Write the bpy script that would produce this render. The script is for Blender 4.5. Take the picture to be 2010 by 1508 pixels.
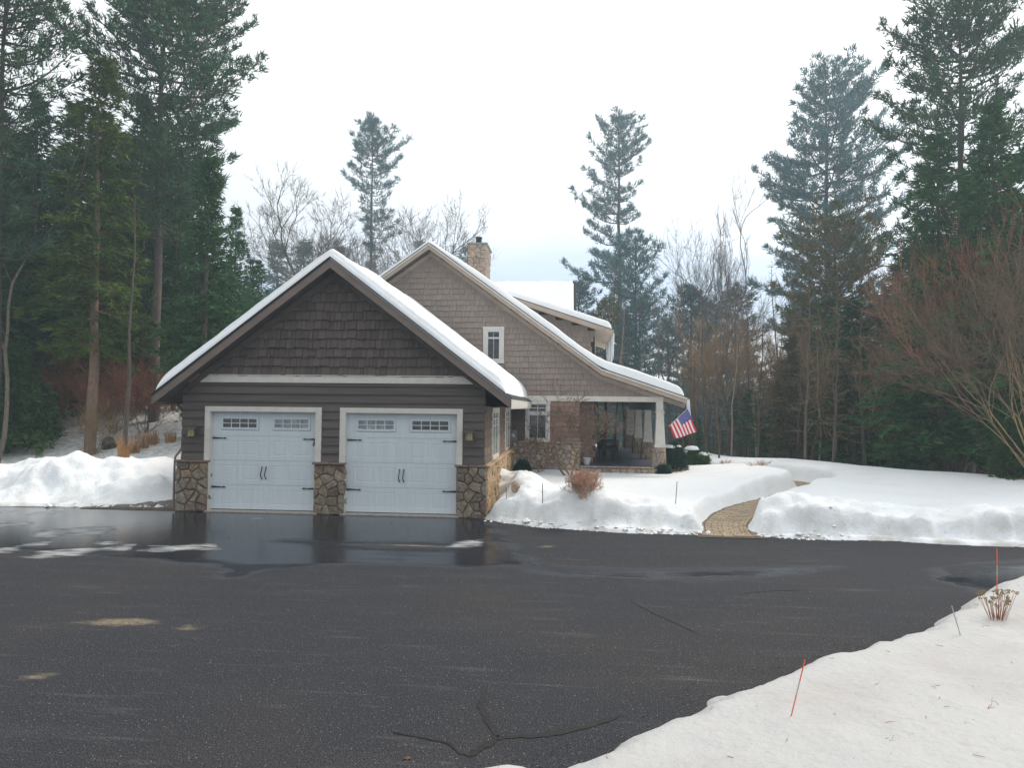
import bpy, math, random
import numpy as np

C = bpy.context.scene.collection
for _o in list(bpy.data.objects):
    bpy.data.objects.remove(_o)
R = math.radians

# ------------------------------------------------------------------ camera
F, YAW, PITCH, ROLL = 1362.0, -.0822, .0333, .0108
CAM = np.array([1.861, -15.254, 2.44])
_f = np.array([math.sin(YAW) * math.cos(PITCH), math.cos(YAW) * math.cos(PITCH), math.sin(PITCH)])
_r = np.array([math.cos(YAW), -math.sin(YAW), 0.]); _u = np.cross(_r, _f)
_r2 = _r * math.cos(ROLL) + _u * math.sin(ROLL); _u2 = -_r * math.sin(ROLL) + _u * math.cos(ROLL)
from mathutils import Matrix, Vector
cam = bpy.data.cameras.new('camera'); camo = bpy.data.objects.new('camera', cam); C.objects.link(camo)
cam.sensor_width = 36; cam.lens = 36 * F / 2010; cam.clip_end = 3000; cam.clip_start = .05
M = Matrix(((_r2[0], _u2[0], -_f[0], CAM[0]), (_r2[1], _u2[1], -_f[1], CAM[1]), (_r2[2], _u2[2], -_f[2], CAM[2]), (0, 0, 0, 1)))
camo.matrix_world = M
sc = bpy.context.scene; sc.camera = camo
sc.view_settings.view_transform = 'Standard'; sc.view_settings.look = 'None'
sc.view_settings.exposure = 0; sc.view_settings.gamma = 1
sc.cycles.use_denoising = True
sc.cycles.max_bounces = 6; sc.cycles.diffuse_bounces = 3; sc.cycles.glossy_bounces = 3
sc.cycles.volume_bounces = 0; sc.cycles.transmission_bounces = 4; sc.cycles.use_adaptive_sampling = True

def ray(px, py): return _f + _r2 * (px - 1005) / F + _u2 * (754 - py) / F
def atY(px, py, Y):
    d = ray(px, py); return CAM + d * ((Y - CAM[1]) / d[1])
def atZ(px, py, Z=0.):
    d = ray(px, py); return CAM + d * ((Z - CAM[2]) / d[2])

# ------------------------------------------------------------------ world and sun
SUN_AZ, SUN_EL = R(48), R(46)          # azimuth from +y towards +x
w = bpy.data.worlds.new('World'); sc.world = w; w.use_nodes = True
nt = w.node_tree; nt.nodes.clear()
out = nt.nodes.new('ShaderNodeOutputWorld'); bg = nt.nodes.new('ShaderNodeBackground')
sky = nt.nodes.new('ShaderNodeTexSky'); sky.sky_type = 'NISHITA'; sky.sun_disc = False
sky.sun_elevation = SUN_EL; sky.sun_rotation = SUN_AZ; sky.air_density = 1.5; sky.dust_density = 2
geo = nt.nodes.new('ShaderNodeTexCoord'); sep = nt.nodes.new('ShaderNodeSeparateXYZ')
nt.links.new(geo.outputs['Generated'], sep.inputs[0])
mp = nt.nodes.new('ShaderNodeMapping'); mp.inputs['Scale'].default_value = (1, 1, 5)
nz = nt.nodes.new('ShaderNodeTexNoise'); nz.inputs['Scale'].default_value = 2.6; nz.inputs['Detail'].default_value = 5
nt.links.new(geo.outputs['Generated'], mp.inputs[0]); nt.links.new(mp.outputs[0], nz.inputs['Vector'])
ma = nt.nodes.new('ShaderNodeMath'); ma.operation = 'MULTIPLY_ADD'; ma.inputs[1].default_value = .16
nt.links.new(nz.outputs['Fac'], ma.inputs[0]); 
ad = nt.nodes.new('ShaderNodeMath'); ad.operation = 'SUBTRACT'; ad.inputs[1].default_value = .08
nt.links.new(sep.outputs['Z'], ad.inputs[0]); nt.links.new(ad.outputs[0], ma.inputs[2])
cr = nt.nodes.new('ShaderNodeValToRGB'); e = cr.color_ramp.elements
e[0].position = 0.0; e[0].color = (.66, .70, .74, 1)
e[1].position = .42; e[1].color = (8.35, 8.35, 8.3, 1)
for p_, c_ in ((.0, (6.6, 6.9, 7.4, 1)), (.07, (7.6, 7.5, 7.2, 1)), (.11, (5.2, 6.1, 7.4, 1)), (.17, (5.4, 6.4, 7.8, 1)), (.24, (7.9, 8.2, 8.5, 1))):
    el = cr.color_ramp.elements.new(p_); el.color = c_
cr.color_ramp.elements.remove(cr.color_ramp.elements[0])
nt.links.new(ma.outputs[0], cr.inputs[0])
mx = nt.nodes.new('ShaderNodeMixRGB'); mx.inputs[0].default_value = .92
nt.links.new(sky.outputs[0], mx.inputs[1]); nt.links.new(cr.outputs[0], mx.inputs[2])
# thin overcast: the cloud is brighter towards the veiled sun
dt = nt.nodes.new('ShaderNodeVectorMath'); dt.operation = 'DOT_PRODUCT'; nt.links.new(geo.outputs['Generated'], dt.inputs[0])
dt.inputs[1].default_value = (math.sin(SUN_AZ) * math.cos(SUN_EL), math.cos(SUN_AZ) * math.cos(SUN_EL), math.sin(SUN_EL))
gl_ = nt.nodes.new('ShaderNodeMapRange'); gl_.interpolation_type = 'SMOOTHSTEP'; gl_.inputs[1].default_value = -1; gl_.inputs[2].default_value = 1.0; gl_.inputs[3].default_value = .52; gl_.inputs[4].default_value = 1.16
nt.links.new(dt.outputs['Value'], gl_.inputs[0]); vm = nt.nodes.new('ShaderNodeVectorMath'); vm.operation = 'SCALE'; nt.links.new(mx.outputs[0], vm.inputs[0]); nt.links.new(gl_.outputs[0], vm.inputs['Scale'])
nt.links.new(vm.outputs[0], bg.inputs[0]); bg.inputs[1].default_value = .15
nt.links.new(bg.outputs[0], out.inputs[0])
sl = bpy.data.lights.new('sun', 'SUN'); sl.energy = 2.6; sl.angle = R(14); sl.color = (1, .9, .76)
so = bpy.data.objects.new('sun', sl); C.objects.link(so)
sd = Vector((math.sin(SUN_AZ) * math.cos(SUN_EL), math.cos(SUN_AZ) * math.cos(SUN_EL), math.sin(SUN_EL)))
so.rotation_euler = sd.to_track_quat('Z', 'Y').to_euler(); so.location = (10, 10, 30)

# ------------------------------------------------------------------ noise
def _hash(ix, iy, seed):
    n = (ix.astype(np.int64) * 374761393 + iy.astype(np.int64) * 668265263 + seed * 1442695041) & 0xffffffff
    n = ((n ^ (n >> 13)) * 1274126177) & 0xffffffff
    return ((n ^ (n >> 16)) & 0xffff) / 65535.
def vnoise(x, y, seed=0):
    x = np.asarray(x, float); y = np.asarray(y, float)
    ix = np.floor(x); iy = np.floor(y); fx = x - ix; fy = y - iy
    fx = fx * fx * (3 - 2 * fx); fy = fy * fy * (3 - 2 * fy)
    a = _hash(ix, iy, seed); b = _hash(ix + 1, iy, seed); c = _hash(ix, iy + 1, seed); d = _hash(ix + 1, iy + 1, seed)
    return (a + (b - a) * fx) * (1 - fy) + (c + (d - c) * fx) * fy - .5
def fbm(x, y, seed=0, o=4):
    s = 0; a = 1.
    for k in range(o):
        s = s + a * vnoise(x * 2 ** k, y * 2 ** k, seed + k * 17); a *= .5
    return s
def sstep(a, b, x):
    t = np.clip((x - a) / (b - a), 0, 1); return t * t * (3 - 2 * t)
def sdf(poly, x, y):                       # negative inside
    x = np.asarray(x, float); y = np.asarray(y, float)
    d = np.full(x.shape, 1e9); ins = np.zeros(x.shape, bool); n = len(poly)
    for i in range(n):
        (ax, ay), (bx, by) = poly[i], poly[(i + 1) % n]
        ex, ey = bx - ax, by - ay
        t = np.clip(((x - ax) * ex + (y - ay) * ey) / (ex * ex + ey * ey + 1e-12), 0, 1)
        d = np.minimum(d, np.hypot(x - ax - t * ex, y - ay - t * ey))
        cnd = ((ay > y) != (by > y)) & (x < (bx - ax) * (y - ay) / (by - ay + 1e-12) + ax)
        ins ^= cnd
    return np.where(ins, -d, d)
def dline(pts, x, y):
    x = np.asarray(x, float); y = np.asarray(y, float); d = np.full(x.shape, 1e9)
    for (ax, ay), (bx, by) in zip(pts[:-1], pts[1:]):
        ex, ey = bx - ax, by - ay
        t = np.clip(((x - ax) * ex + (y - ay) * ey) / (ex * ex + ey * ey), 0, 1)
        d = np.minimum(d, np.hypot(x - ax - t * ex, y - ay - t * ey))
    return d

# ------------------------------------------------------------------ materials
def mat(name, col, rough=.8, col2=None, scale=6., bump=0., bscale=40., rnd=0., metal=0., stretch=(1, 1, 1), detail=4, spec=.4, contrast=(.35, .65), rampcols=None, speck=None):
    m = bpy.data.materials.new(name); m.use_nodes = True; t = m.node_tree; N = t.nodes; L = t.links
    b = N['Principled BSDF']; b.inputs['Roughness'].default_value = rough; b.inputs['Metallic'].default_value = metal
    b.inputs['Specular IOR Level'].default_value = spec
    tc = N.new('ShaderNodeTexCoord'); mp = N.new('ShaderNodeMapping'); mp.inputs['Scale'].default_value = stretch
    L.new(tc.outputs['Object'], mp.inputs[0])
    oi = N.new('ShaderNodeObjectInfo')
    last = None
    if rampcols:
        r = N.new('ShaderNodeValToRGB'); r.color_ramp.interpolation = 'LINEAR'
        els = r.color_ramp.elements
        for i, cc in enumerate(rampcols):
            p_ = i / (len(rampcols) - 1)
            if i == 0: els[0].color = (*cc, 1); els[0].position = 0
            elif i == len(rampcols) - 1: els[-1].color = (*cc, 1); els[-1].position = 1
            else: q = els.new(p_); q.color = (*cc, 1)
        L.new(oi.outputs['Random'], r.inputs[0]); last = r.outputs[0]
    else:
        c = N.new('ShaderNodeRGB'); c.outputs[0].default_value = (*col, 1); last = c.outputs[0]
    addv = N.new('ShaderNodeVectorMath'); addv.operation = 'ADD'
    mulr = N.new('ShaderNodeMath'); mulr.operation = 'MULTIPLY'; mulr.inputs[1].default_value = 37.
    L.new(oi.outputs['Random'], mulr.inputs[0]); L.new(mp.outputs[0], addv.inputs[0]); L.new(mulr.outputs[0], addv.inputs[1])
    if col2 is not None:
        n = N.new('ShaderNodeTexNoise'); n.inputs['Scale'].default_value = scale; n.inputs['Detail'].default_value = detail
        L.new(addv.outputs[0], n.inputs['Vector'])
        mr = N.new('ShaderNodeMapRange'); mr.inputs[1].default_value = contrast[0]; mr.inputs[2].default_value = contrast[1]
        L.new(n.outputs['Fac'], mr.inputs[0])
        x = N.new('ShaderNodeMixRGB'); L.new(mr.outputs[0], x.inputs[0]); L.new(last, x.inputs[1])
        if rampcols:
            x.blend_type = 'MULTIPLY'
        x.inputs[2].default_value = (*col2, 1); last = x.outputs[0]
    if speck:
        n = N.new('ShaderNodeTexNoise'); n.inputs['Scale'].default_value = speck[1]; n.inputs['Detail'].default_value = 2
        L.new(addv.outputs[0], n.inputs['Vector'])
        mr = N.new('ShaderNodeMapRange'); mr.inputs[1].default_value = speck[2]; mr.inputs[2].default_value = speck[3]
        L.new(n.outputs['Fac'], mr.inputs[0])
        x = N.new('ShaderNodeMixRGB'); L.new(mr.outputs[0], x.inputs[0]); L.new(last, x.inputs[1]); x.inputs[2].default_value = (*speck[0], 1); last = x.outputs[0]
    if rnd:
        h = N.new('ShaderNodeHueSaturation'); mr = N.new('ShaderNodeMapRange')
        mr.inputs[3].default_value = 1 - rnd; mr.inputs[4].default_value = 1 + rnd
        L.new(oi.outputs['Random'], mr.inputs[0]); L.new(mr.outputs[0], h.inputs['Value']); L.new(last, h.inputs['Color']); last = h.outputs[0]
    L.new(last, b.inputs['Base Color'])
    if bump:
        n = N.new('ShaderNodeTexNoise'); n.inputs['Scale'].default_value = bscale; n.inputs['Detail'].default_value = 5
        L.new(addv.outputs[0], n.inputs['Vector']); bp = N.new('ShaderNodeBump'); bp.inputs['Strength'].default_value = bump; bp.inputs['Distance'].default_value = .02
        L.new(n.outputs['Fac'], bp.inputs['Height']); L.new(bp.outputs[0], b.inputs['Normal'])
    return m

MT = {}
MT['siding'] = mat('dark_brown_siding', (.115, .096, .088), .65, (.088, .074, .068), 3, .25, 60, rnd=.08, stretch=(.3, 1, 4))
MT['shake'] = mat('dark_brown_shake', (.145, .116, .106), .8, (.10, .082, .076), 9, .6, 70, rnd=.2, stretch=(3, 3, .5))
MT['shake_house'] = mat('brown_shake', (.325, .268, .235), .8, (.28, .23, .20), 9, .5, 70, rnd=.08, stretch=(3, 3, .5))  # lighter albedo carries the glare that washes out the house gable
MT['siding_house'] = mat('red_brown_siding', (.27, .165, .135), .7, (.22, .135, .112), 3, .3, 60, rnd=.14, stretch=(.3, 1, 4))
MT['siding_sunlit'] = mat('sunlit_brown_siding', (.22, .155, .115), .7, (.12, .088, .068), 3, .3, 60, rnd=.08)  # lit copy of the siding, warm sun put into its colour
MT['wallcore'] = mat('dark_sheathing', (.03, .026, .025), .9)
MT['rake'] = mat('brown_trim', (.21, .165, .14), .6, (.17, .136, .116), 4, .1, 50, stretch=(.5, 1, 1))
MT['rake_house'] = mat('tan_trim', (.42, .34, .28), .6, (.36, .295, .245), 3, .1, 50)
MT['soffit'] = mat('brown_soffit', (.12, .10, .09), .7, (.10, .085, .076), 4)
MT['cream'] = mat('cream_trim', (.70, .68, .62), .5, (.63, .61, .56), 5, .06, 60)
MT['cream_house'] = mat('pale_trim', (.68, .65, .59), .5, (.60, .58, .53), 5, .06, 60)
MT['door'] = mat('white_steel_door', (.66, .73, .77), .42, (.61, .68, .72), 2.2, .12, 160, stretch=(6, 1, .4))
MT['seal'] = mat('black_rubber', (.012, .012, .013), .7)
MT['iron'] = mat('black_iron', (.012, .015, .02), .45, spec=.5)
MT['concrete'] = mat('pale_concrete', (.42, .39, .35), .85, (.33, .31, .28), 12, .3)
MT['glass_dark'] = mat('dark_window_glass', (.012, .018, .026), .06, (.05, .065, .08), 7, spec=.9, contrast=(.45, .75))
MT['glass_pale_refl'] = mat('pale_reflection_glass', (.17, .20, .22), .12, (.36, .39, .40), 6, spec=.8, contrast=(.4, .65))  # pale reflection painted into the base colour of the panes
MT['stone'] = mat('field_stone', (0, 0, 0), .9, (.52, .50, .48), 14, .9, 34, detail=6, contrast=(.3, .7),
                  rampcols=[(.36, .29, .20), (.31, .28, .23), (.44, .34, .22), (.26, .19, .155), (.38, .34, .27), (.29, .24, .165), (.20, .145, .135), (.42, .29, .17), (.33, .31, .29)])
MT['stone_sunlit'] = mat('sunlit_tan_stone', (0, 0, 0), .9, (.6, .56, .52), 14, .9, 34, detail=6,
                      rampcols=[(.62, .44, .27), (.54, .40, .25), (.68, .50, .32), (.46, .34, .23)])  # warm sunlight on the garage side wall put into the stone colours
MT['stone_house'] = mat('house_stone', (0, 0, 0), .9, (.6, .57, .54), 12, .8, 30, detail=6,
                        rampcols=[(.55, .43, .31), (.43, .39, .34), (.62, .48, .34), (.38, .29, .26), (.52, .44, .36), (.36, .30, .31)])
MT['mortar'] = mat('dark_mortar', (.19, .16, .125), .95, (.13, .11, .09), 20, .5)
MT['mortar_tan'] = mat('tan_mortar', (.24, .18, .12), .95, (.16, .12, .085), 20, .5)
MT['cap'] = mat('reddish_cap_stone', (.26, .17, .14), .85, (.18, .13, .11), 8, .5, 40)
MT['shingle_roof'] = mat('asphalt_roof_shingle', (.045, .048, .055), .9, (.03, .032, .038), 30, .5, 60)
MT['metal_dark'] = mat('dark_metal', (.03, .028, .027), .5, metal=.3)
MT['metal_grey'] = mat('grey_metal', (.27, .29, .30), .5, (.22, .24, .25), 8)
MT['pvc'] = mat('white_plastic', (.65, .66, .67), .5)
MT['lamp_metal'] = mat('weathered_brass', (.16, .14, .10), .5, (.10, .105, .09), 30, .3, metal=.5)
MT['lamp_glass'] = mat('amber_lamp_glass', (.40, .31, .12), .25, (.25, .2, .09), 40, .3, spec=.7)
MT['pine'] = mat('pine_needles', (.040, .105, .062), .7, (.080, .155, .075), .9, rnd=.2, spec=.2, contrast=(.35, .62))
MT['pine_far'] = mat('haze_blue_needles', (.070, .165, .185), .7, (.11, .215, .215), .8, rnd=.12, spec=.2)  # bluish haze over the far trees painted into the needle colour
MT['hemlock'] = mat('hemlock_needles', (.022, .078, .034), .75, (.060, .145, .045), .8, rnd=.3, spec=.15, contrast=(.35, .65))
MT['hemlock_yellow'] = mat('yellow_green_needles', (.12, .17, .03), .75, (.05, .10, .026), .9, rnd=.12, spec=.15)
MT['fir_green'] = mat('green_fir_needles', (.030, .085, .030), .75, (.075, .15, .045), 1.4, rnd=.15, spec=.15)
MT['scrub'] = mat('brown_green_needles', (.075, .105, .042), .8, (.165, .13, .062), 1.2, rnd=.3, spec=.1)
MT['bark'] = mat('grey_bark', (.14, .115, .095), .95, (.085, .07, .06), 8, .8, 20, rnd=.25, stretch=(3, 3, .6))
MT['bark_warm'] = mat('brown_bark', (.27, .18, .125), .95, (.16, .11, .08), 8, .8, 20, stretch=(3, 3, .6))
MT['bark_pale'] = mat('pale_bark', (.30, .25, .20), .95, (.18, .15, .12), 8, .5, 20, rnd=.15, stretch=(3, 3, .6))
MT['twig'] = mat('grey_twigs', (.20, .18, .165), .9, (.14, .125, .12), 1, rnd=.15)
MT['twig_red'] = mat('red_brown_twigs', (.34, .145, .085), .9, (.24, .11, .075), 1.5, rnd=.15)
MT['twig_olive'] = mat('olive_twigs', (.32, .225, .12), .9, (.22, .145, .09), 1.5, rnd=.15)
MT['twig_brown'] = mat('dull_brown_twigs', (.20, .145, .095), .9, (.14, .10, .07), 1.5, rnd=.1)
MT['straw'] = mat('tan_dry_grass', (.52, .29, .13), .9, (.36, .20, .09), 5, rnd=.2)
MT['straw_pink'] = mat('pinkish_dry_stems', (.62, .38, .27), .9, (.50, .29, .20), 5, rnd=.1)
MT['flower'] = mat('dry_flower_heads', (.34, .27, .12), .9, (.24, .18, .09), 8)
MT['bush'] = mat('dark_evergreen_leaves', (.016, .065, .052), .7, (.035, .10, .07), 3, spec=.2)
MT['orange'] = mat('orange_plastic', (.75, .13, .04), .5)
MT['stake_grey'] = mat('faded_reflector', (.42, .36, .36), .5)
MT['deck'] = mat('dark_deck', (.07, .08, .125), .45, (.055, .065, .10), 4, .1)
MT['ceiling'] = mat('porch_ceiling', (.20, .23, .23), .6)
MT['wicker'] = mat('dark_wicker', (.02, .022, .03), .7, (.035, .035, .045), 40, .5)
MT['leaf'] = mat('dead_leaf', (.12, .06, .035), .8)
MT['rock'] = mat('dark_rock', (.05, .05, .05), .9, (.09, .085, .08), 10, .5)
MT['pebble'] = mat('pebble', (.3, .28, .26), .9, rnd=.6)
MT['grit'] = mat('dark_grit', (.012, .011, .01), .9, rnd=.4)
MT['paver'] = mat('tan_paver', (0, 0, 0), .85, (.68, .64, .6), 25, .6, 60,
                  rampcols=[(.44, .35, .235), (.38, .31, .225), (.48, .39, .27), (.42, .32, .22), (.33, .28, .22)])
MT['paver_edge'] = mat('grey_paver', (0, 0, 0), .85, (.68, .66, .64), 25, .6, 60, rampcols=[(.30, .24, .19), (.26, .215, .18), (.33, .27, .21)])
MT['joint'] = mat('paver_joint_sand', (.13, .10, .075), .95, (.08, .062, .05), 30, .4)
MT['flag_red'] = mat('red_cloth', (.62, .035, .05), .8)
MT['flag_white'] = mat('white_cloth', (.80, .74, .76), .8)
MT['flag_blue'] = mat('blue_cloth', (.05, .06, .26), .8)
MT['crackseal'] = mat('tar_seal', (.004, .004, .005), .75, (.010, .010, .011), 12, .3)
MT['iceskin'] = mat('grey_ice', (.30, .32, .34), .35, (.52, .53, .53), 9, .3, 30, contrast=(.4, .6))
MT['side_path'] = mat('wet_flagstone', (.10, .09, .075), .5, (.18, .16, .13), 5, .5, 20)
MT['ice'] = mat('icicle_ice', (.72, .78, .84), .15, spec=.7)

def snow_mat(name, dirt):
    m = bpy.data.materials.new(name); m.use_nodes = True; t = m.node_tree; N = t.nodes; L = t.links
    b = N['Principled BSDF']; b.inputs['Roughness'].default_value = .75; b.inputs['Specular IOR Level'].default_value = .15
    tc = N.new('ShaderNodeTexCoord')
    def noise(s, d=4, stretch=None):
        n = N.new('ShaderNodeTexNoise'); n.inputs['Scale'].default_value = s; n.inputs['Detail'].default_value = d
        L.new(tc.outputs['Object'], n.inputs['Vector']); return n
    def rng(o, a, bb, c=0, d=1):
        r = N.new('ShaderNodeMapRange'); r.inputs[1].default_value = a; r.inputs[2].default_value = bb; r.inputs[3].default_value = c; r.inputs[4].default_value = d
        L.new(o, r.inputs[0]); return r.outputs[0]
    last = None
    base = (.475, .48, .485, 1) if dirt > 1.5 else (.86, .895, .92, 1)
    x = N.new('ShaderNodeMixRGB'); x.inputs[1].default_value = base; x.inputs[2].default_value = (.42, .40, .395, 1) if dirt > 1.5 else (.80, .81, .82, 1)
    n1 = noise(.9, 6); L.new(rng(n1.outputs[0], .48, .72, 0, .75 * min(1, dirt)), x.inputs[0]); last = x.outputs[0]
    x = N.new('ShaderNodeMixRGB'); x.inputs[2].default_value = (.40, .36, .33, 1)
    n2 = noise(11, 7); L.new(rng(n2.outputs[0], .58, .76, 0, .26 * dirt), x.inputs[0]); L.new(last, x.inputs[1]); last = x.outputs[0]
    x = N.new('ShaderNodeMixRGB'); x.inputs[2].default_value = (.12, .09, .07, 1)
    n3 = noise(55, 2); L.new(rng(n3.outputs[0], .735, .76, 0, .5 * dirt), x.inputs[0]); L.new(last, x.inputs[1]); last = x.outputs[0]
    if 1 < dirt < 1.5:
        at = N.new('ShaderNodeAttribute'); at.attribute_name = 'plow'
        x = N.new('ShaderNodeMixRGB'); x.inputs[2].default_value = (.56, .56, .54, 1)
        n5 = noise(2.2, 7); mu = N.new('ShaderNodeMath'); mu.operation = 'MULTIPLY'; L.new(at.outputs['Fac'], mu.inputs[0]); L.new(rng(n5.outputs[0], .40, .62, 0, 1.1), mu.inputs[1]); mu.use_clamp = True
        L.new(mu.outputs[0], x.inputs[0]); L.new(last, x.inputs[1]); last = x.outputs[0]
    if dirt > 1:
        at = N.new('ShaderNodeAttribute'); at.attribute_name = 'litter'
        x = N.new('ShaderNodeMixRGB'); x.inputs[2].default_value = (.33, .30, .27, 1)
        n4 = noise(5, 8); mu = N.new('ShaderNodeMath'); mu.operation = 'MULTIPLY'; L.new(at.outputs['Fac'], mu.inputs[0]); L.new(rng(n4.outputs[0], .38, .62), mu.inputs[1])
        L.new(mu.outputs[0], x.inputs[0]); L.new(last, x.inputs[1]); last = x.outputs[0]
    L.new(last, b.inputs['Base Color'])
    nb = noise(16, 8); nb2 = noise(70, 3)
    ad = N.new('ShaderNodeMath'); ad.operation = 'MULTIPLY_ADD'; ad.inputs[1].default_value = .25; L.new(nb2.outputs[0], ad.inputs[0]); L.new(nb.outputs[0], ad.inputs[2])
    bp = N.new('ShaderNodeBump'); bp.inputs['Strength'].default_value = .55; bp.inputs['Distance'].default_value = .03
    L.new(ad.outputs[0], bp.inputs['Height']); L.new(bp.outputs[0], b.inputs['Normal'])
    return m
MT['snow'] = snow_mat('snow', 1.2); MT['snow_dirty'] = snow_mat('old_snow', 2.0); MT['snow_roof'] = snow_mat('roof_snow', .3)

# ------------------------------------------------------------------ mesh helpers
def link(name, me, m, parent=None, smooth=False, loc=None):
    o = bpy.data.objects.new(name, me); C.objects.link(o)
    if m is not None and len(me.materials) == 0: me.materials.append(m)
    if parent is not None: o.parent = parent
    if loc is not None: o.location = loc
    return o
def pymesh(name, vs, fs, smooth=False):
    me = bpy.data.meshes.new(name); me.from_pydata([tuple(map(float, v)) for v in vs], [], fs)
    if smooth: me.shade_smooth()
    me.update(); return me
def trimesh(name, V, T, smooth=False):
    V = np.asarray(V, np.float32); T = np.asarray(T, np.int32); me = bpy.data.meshes.new(name); k = T.shape[1]
    me.vertices.add(len(V)); me.vertices.foreach_set('co', V.ravel())
    me.loops.add(T.size); me.loops.foreach_set('vertex_index', T.ravel())
    me.polygons.add(len(T)); me.polygons.foreach_set('loop_start', np.arange(0, T.size, k, dtype=np.int32))
    me.polygons.foreach_set('loop_total', np.full(len(T), k, np.int32))
    if smooth: me.polygons.foreach_set('use_smooth', np.ones(len(T), bool))
    me.update(calc_edges=True); me.validate(); return me
def tag(o, label, cat, group=None, kind=None):
    o['label'] = label; o['category'] = cat
    if group: o['group'] = group
    if kind: o['kind'] = kind
    return o
def empty(name, loc, label=None, cat=None, group=None, rz=0.):
    o = bpy.data.objects.new(name, None); C.objects.link(o); o.location = [float(q) for q in loc]; o.rotation_euler = (0, 0, rz); o.empty_display_size = .2
    if label: tag(o, label, cat, group)
    return o
class MB:
    def __init__(s): s.v = []; s.f = []; s.mi = []
    def add(s, vs, fs, mi=0):
        n = len(s.v); s.v += [tuple(map(float, q)) for q in vs]; s.f += [tuple(i + n for i in q) for q in fs]; s.mi += [mi] * len(fs); return s
    def box(s, x0, x1, y0, y1, z0, z1, mi=0):
        return s.add([(x0, y0, z0), (x1, y0, z0), (x1, y1, z0), (x0, y1, z0), (x0, y0, z1), (x1, y0, z1), (x1, y1, z1), (x0, y1, z1)],
                     [(0, 3, 2, 1), (4, 5, 6, 7), (0, 1, 5, 4), (1, 2, 6, 5), (2, 3, 7, 6), (3, 0, 4, 7)], mi)
    def prism(s, poly, y0, y1, mi=0):     # poly in x,z extruded in y (counter-clockwise seen from -y)
        n = len(poly); vs = [(a, y0, b) for a, b in poly] + [(a, y1, b) for a, b in poly]
        fs = [tuple(range(n)), tuple(range(2 * n - 1, n - 1, -1))] + [(i, i + n, (i + 1) % n + n, (i + 1) % n) for i in range(n)]
        return s.add(vs, fs, mi)
    def tube(s, pts, rad, n=8, mi=0, caps=True):
        pts = [np.asarray(p, float) for p in pts]; rad = rad if hasattr(rad, '__len__') else [rad] * len(pts)
        base = len(s.v); ref = None
        for i, p in enumerate(pts):
            d = (pts[min(i + 1, len(pts) - 1)] - pts[max(i - 1, 0)]); d = d / (np.linalg.norm(d) + 1e-9)
            if ref is None: ref = np.array([1., 0, 0]) if abs(d[0]) < .8 else np.array([0, 1., 0])
            a = np.cross(d, ref); a /= np.linalg.norm(a) + 1e-9; b = np.cross(d, a); ref = np.cross(a, d)
            for k in range(n):
                t = 2 * math.pi * k / n; s.v.append(tuple(p + rad[i] * (a * math.cos(t) + b * math.sin(t))))
        for i in range(len(pts) - 1):
            for k in range(n):
                q = base + i * n; s.f.append((q + k, q + (k + 1) % n, q + n + (k + 1) % n, q + n + k)); s.mi.append(mi)
        if caps:
            s.f.append(tuple(base + k for k in range(n))[::-1]); s.f.append(tuple(base + (len(pts) - 1) * n + k for k in range(n))); s.mi += [mi, mi]
        return s
    def lathe(s, prof, c=(0, 0, 0), n=16, mi=0):   # prof (r,z)
        base = len(s.v)
        for r_, z_ in prof:
            for k in range(n):
                t = 2 * math.pi * k / n; s.v.append((c[0] + r_ * math.cos(t), c[1] + r_ * math.sin(t), c[2] + z_))
        for i in range(len(prof) - 1):
            for k in range(n):
                q = base + i * n; s.f.append((q + k, q + (k + 1) % n, q + n + (k + 1) % n, q + n + k)); s.mi.append(mi)
        return s
    def mesh(s, name, smooth=False):
        me = pymesh(name, s.v, s.f, smooth)
        if any(s.mi): me.polygons.foreach_set('material_index', s.mi)
        return me
    def obj(s, name, m, parent=None, bevel=0, smooth=False, loc=None):
        me = s.mesh(name, smooth); o = link(name, me, m, parent, loc=loc)
        if bevel:
            b = o.modifiers.new('bevel', 'BEVEL'); b.width = bevel; b.segments = 2; b.limit_method = 'ANGLE'
        return o
def grid_obj(name, xs, ys, zf, m, attrs=None, smooth=True):
    X, Y = np.meshgrid(xs, ys); Z = zf(X, Y); nx, ny = len(xs), len(ys)
    V = np.stack([X, Y, Z], -1).reshape(-1, 3)
    i = np.arange(nx * ny).reshape(ny, nx)
    T = np.stack([i[:-1, :-1], i[:-1, 1:], i[1:, 1:], i[1:, :-1]], -1).reshape(-1, 4)
    me = trimesh(name, V, T, smooth)
    for k, fn in (attrs or {}).items():
        a = me.attributes.new(k, 'FLOAT', 'POINT'); a.data.foreach_set('value', fn(X, Y).astype(np.float32).ravel())
    return link(name, me, m)

# ------------------------------------------------------------------ ground shapes
DRIVE_BACK = [(-60, -.6), (-25, -.3), (-14, -.05), (-11.4, .02), (-10.5, 0), (-9.55, .1), (-8.5, .25), (-7.9, .3), (-7.0, .25), (-7.0, 2), (.02, 2), (.02, -.32), (.3, -.5), (.98, -.94), (1.5, -1.12), (2.22, -1.29), (3.0, -1.42), (3.48, -1.5), (4.2, -1.48), (4.53, -1.45),
              (5.4, -1.52), (5.9, -1.58), (6.47, -1.7), (7.2, -1.66), (7.93, -1.62), (8.7, -1.8), (10.1, -1.9), (14, -2.2), (30, -4), (60, -8)]
NEAR_EDGE = [(60, -4), (30, -3.6), (14, -3.4), (10.5, -4.0), (8.44, -4.56), (7.79, -4.96), (6.81, -6.03), (6.14, -6.75), (5.64, -7.32), (4.99, -7.84), (4.91, -7.8), (4.4, -8.24), (4.23, -8.31), (4.11, -8.39), (3.64, -8.74), (3.29, -9.06), (3.06, -9.35), (2.59, -9.79), (2.18, -10.19), (2.0, -10.39), (1.82, -10.54), (1.66, -10.59), (1.32, -10.64), (0.3, -10.95), (-0.1, -12.4), (-0.2, -14), (-0.2, -60)]
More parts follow.
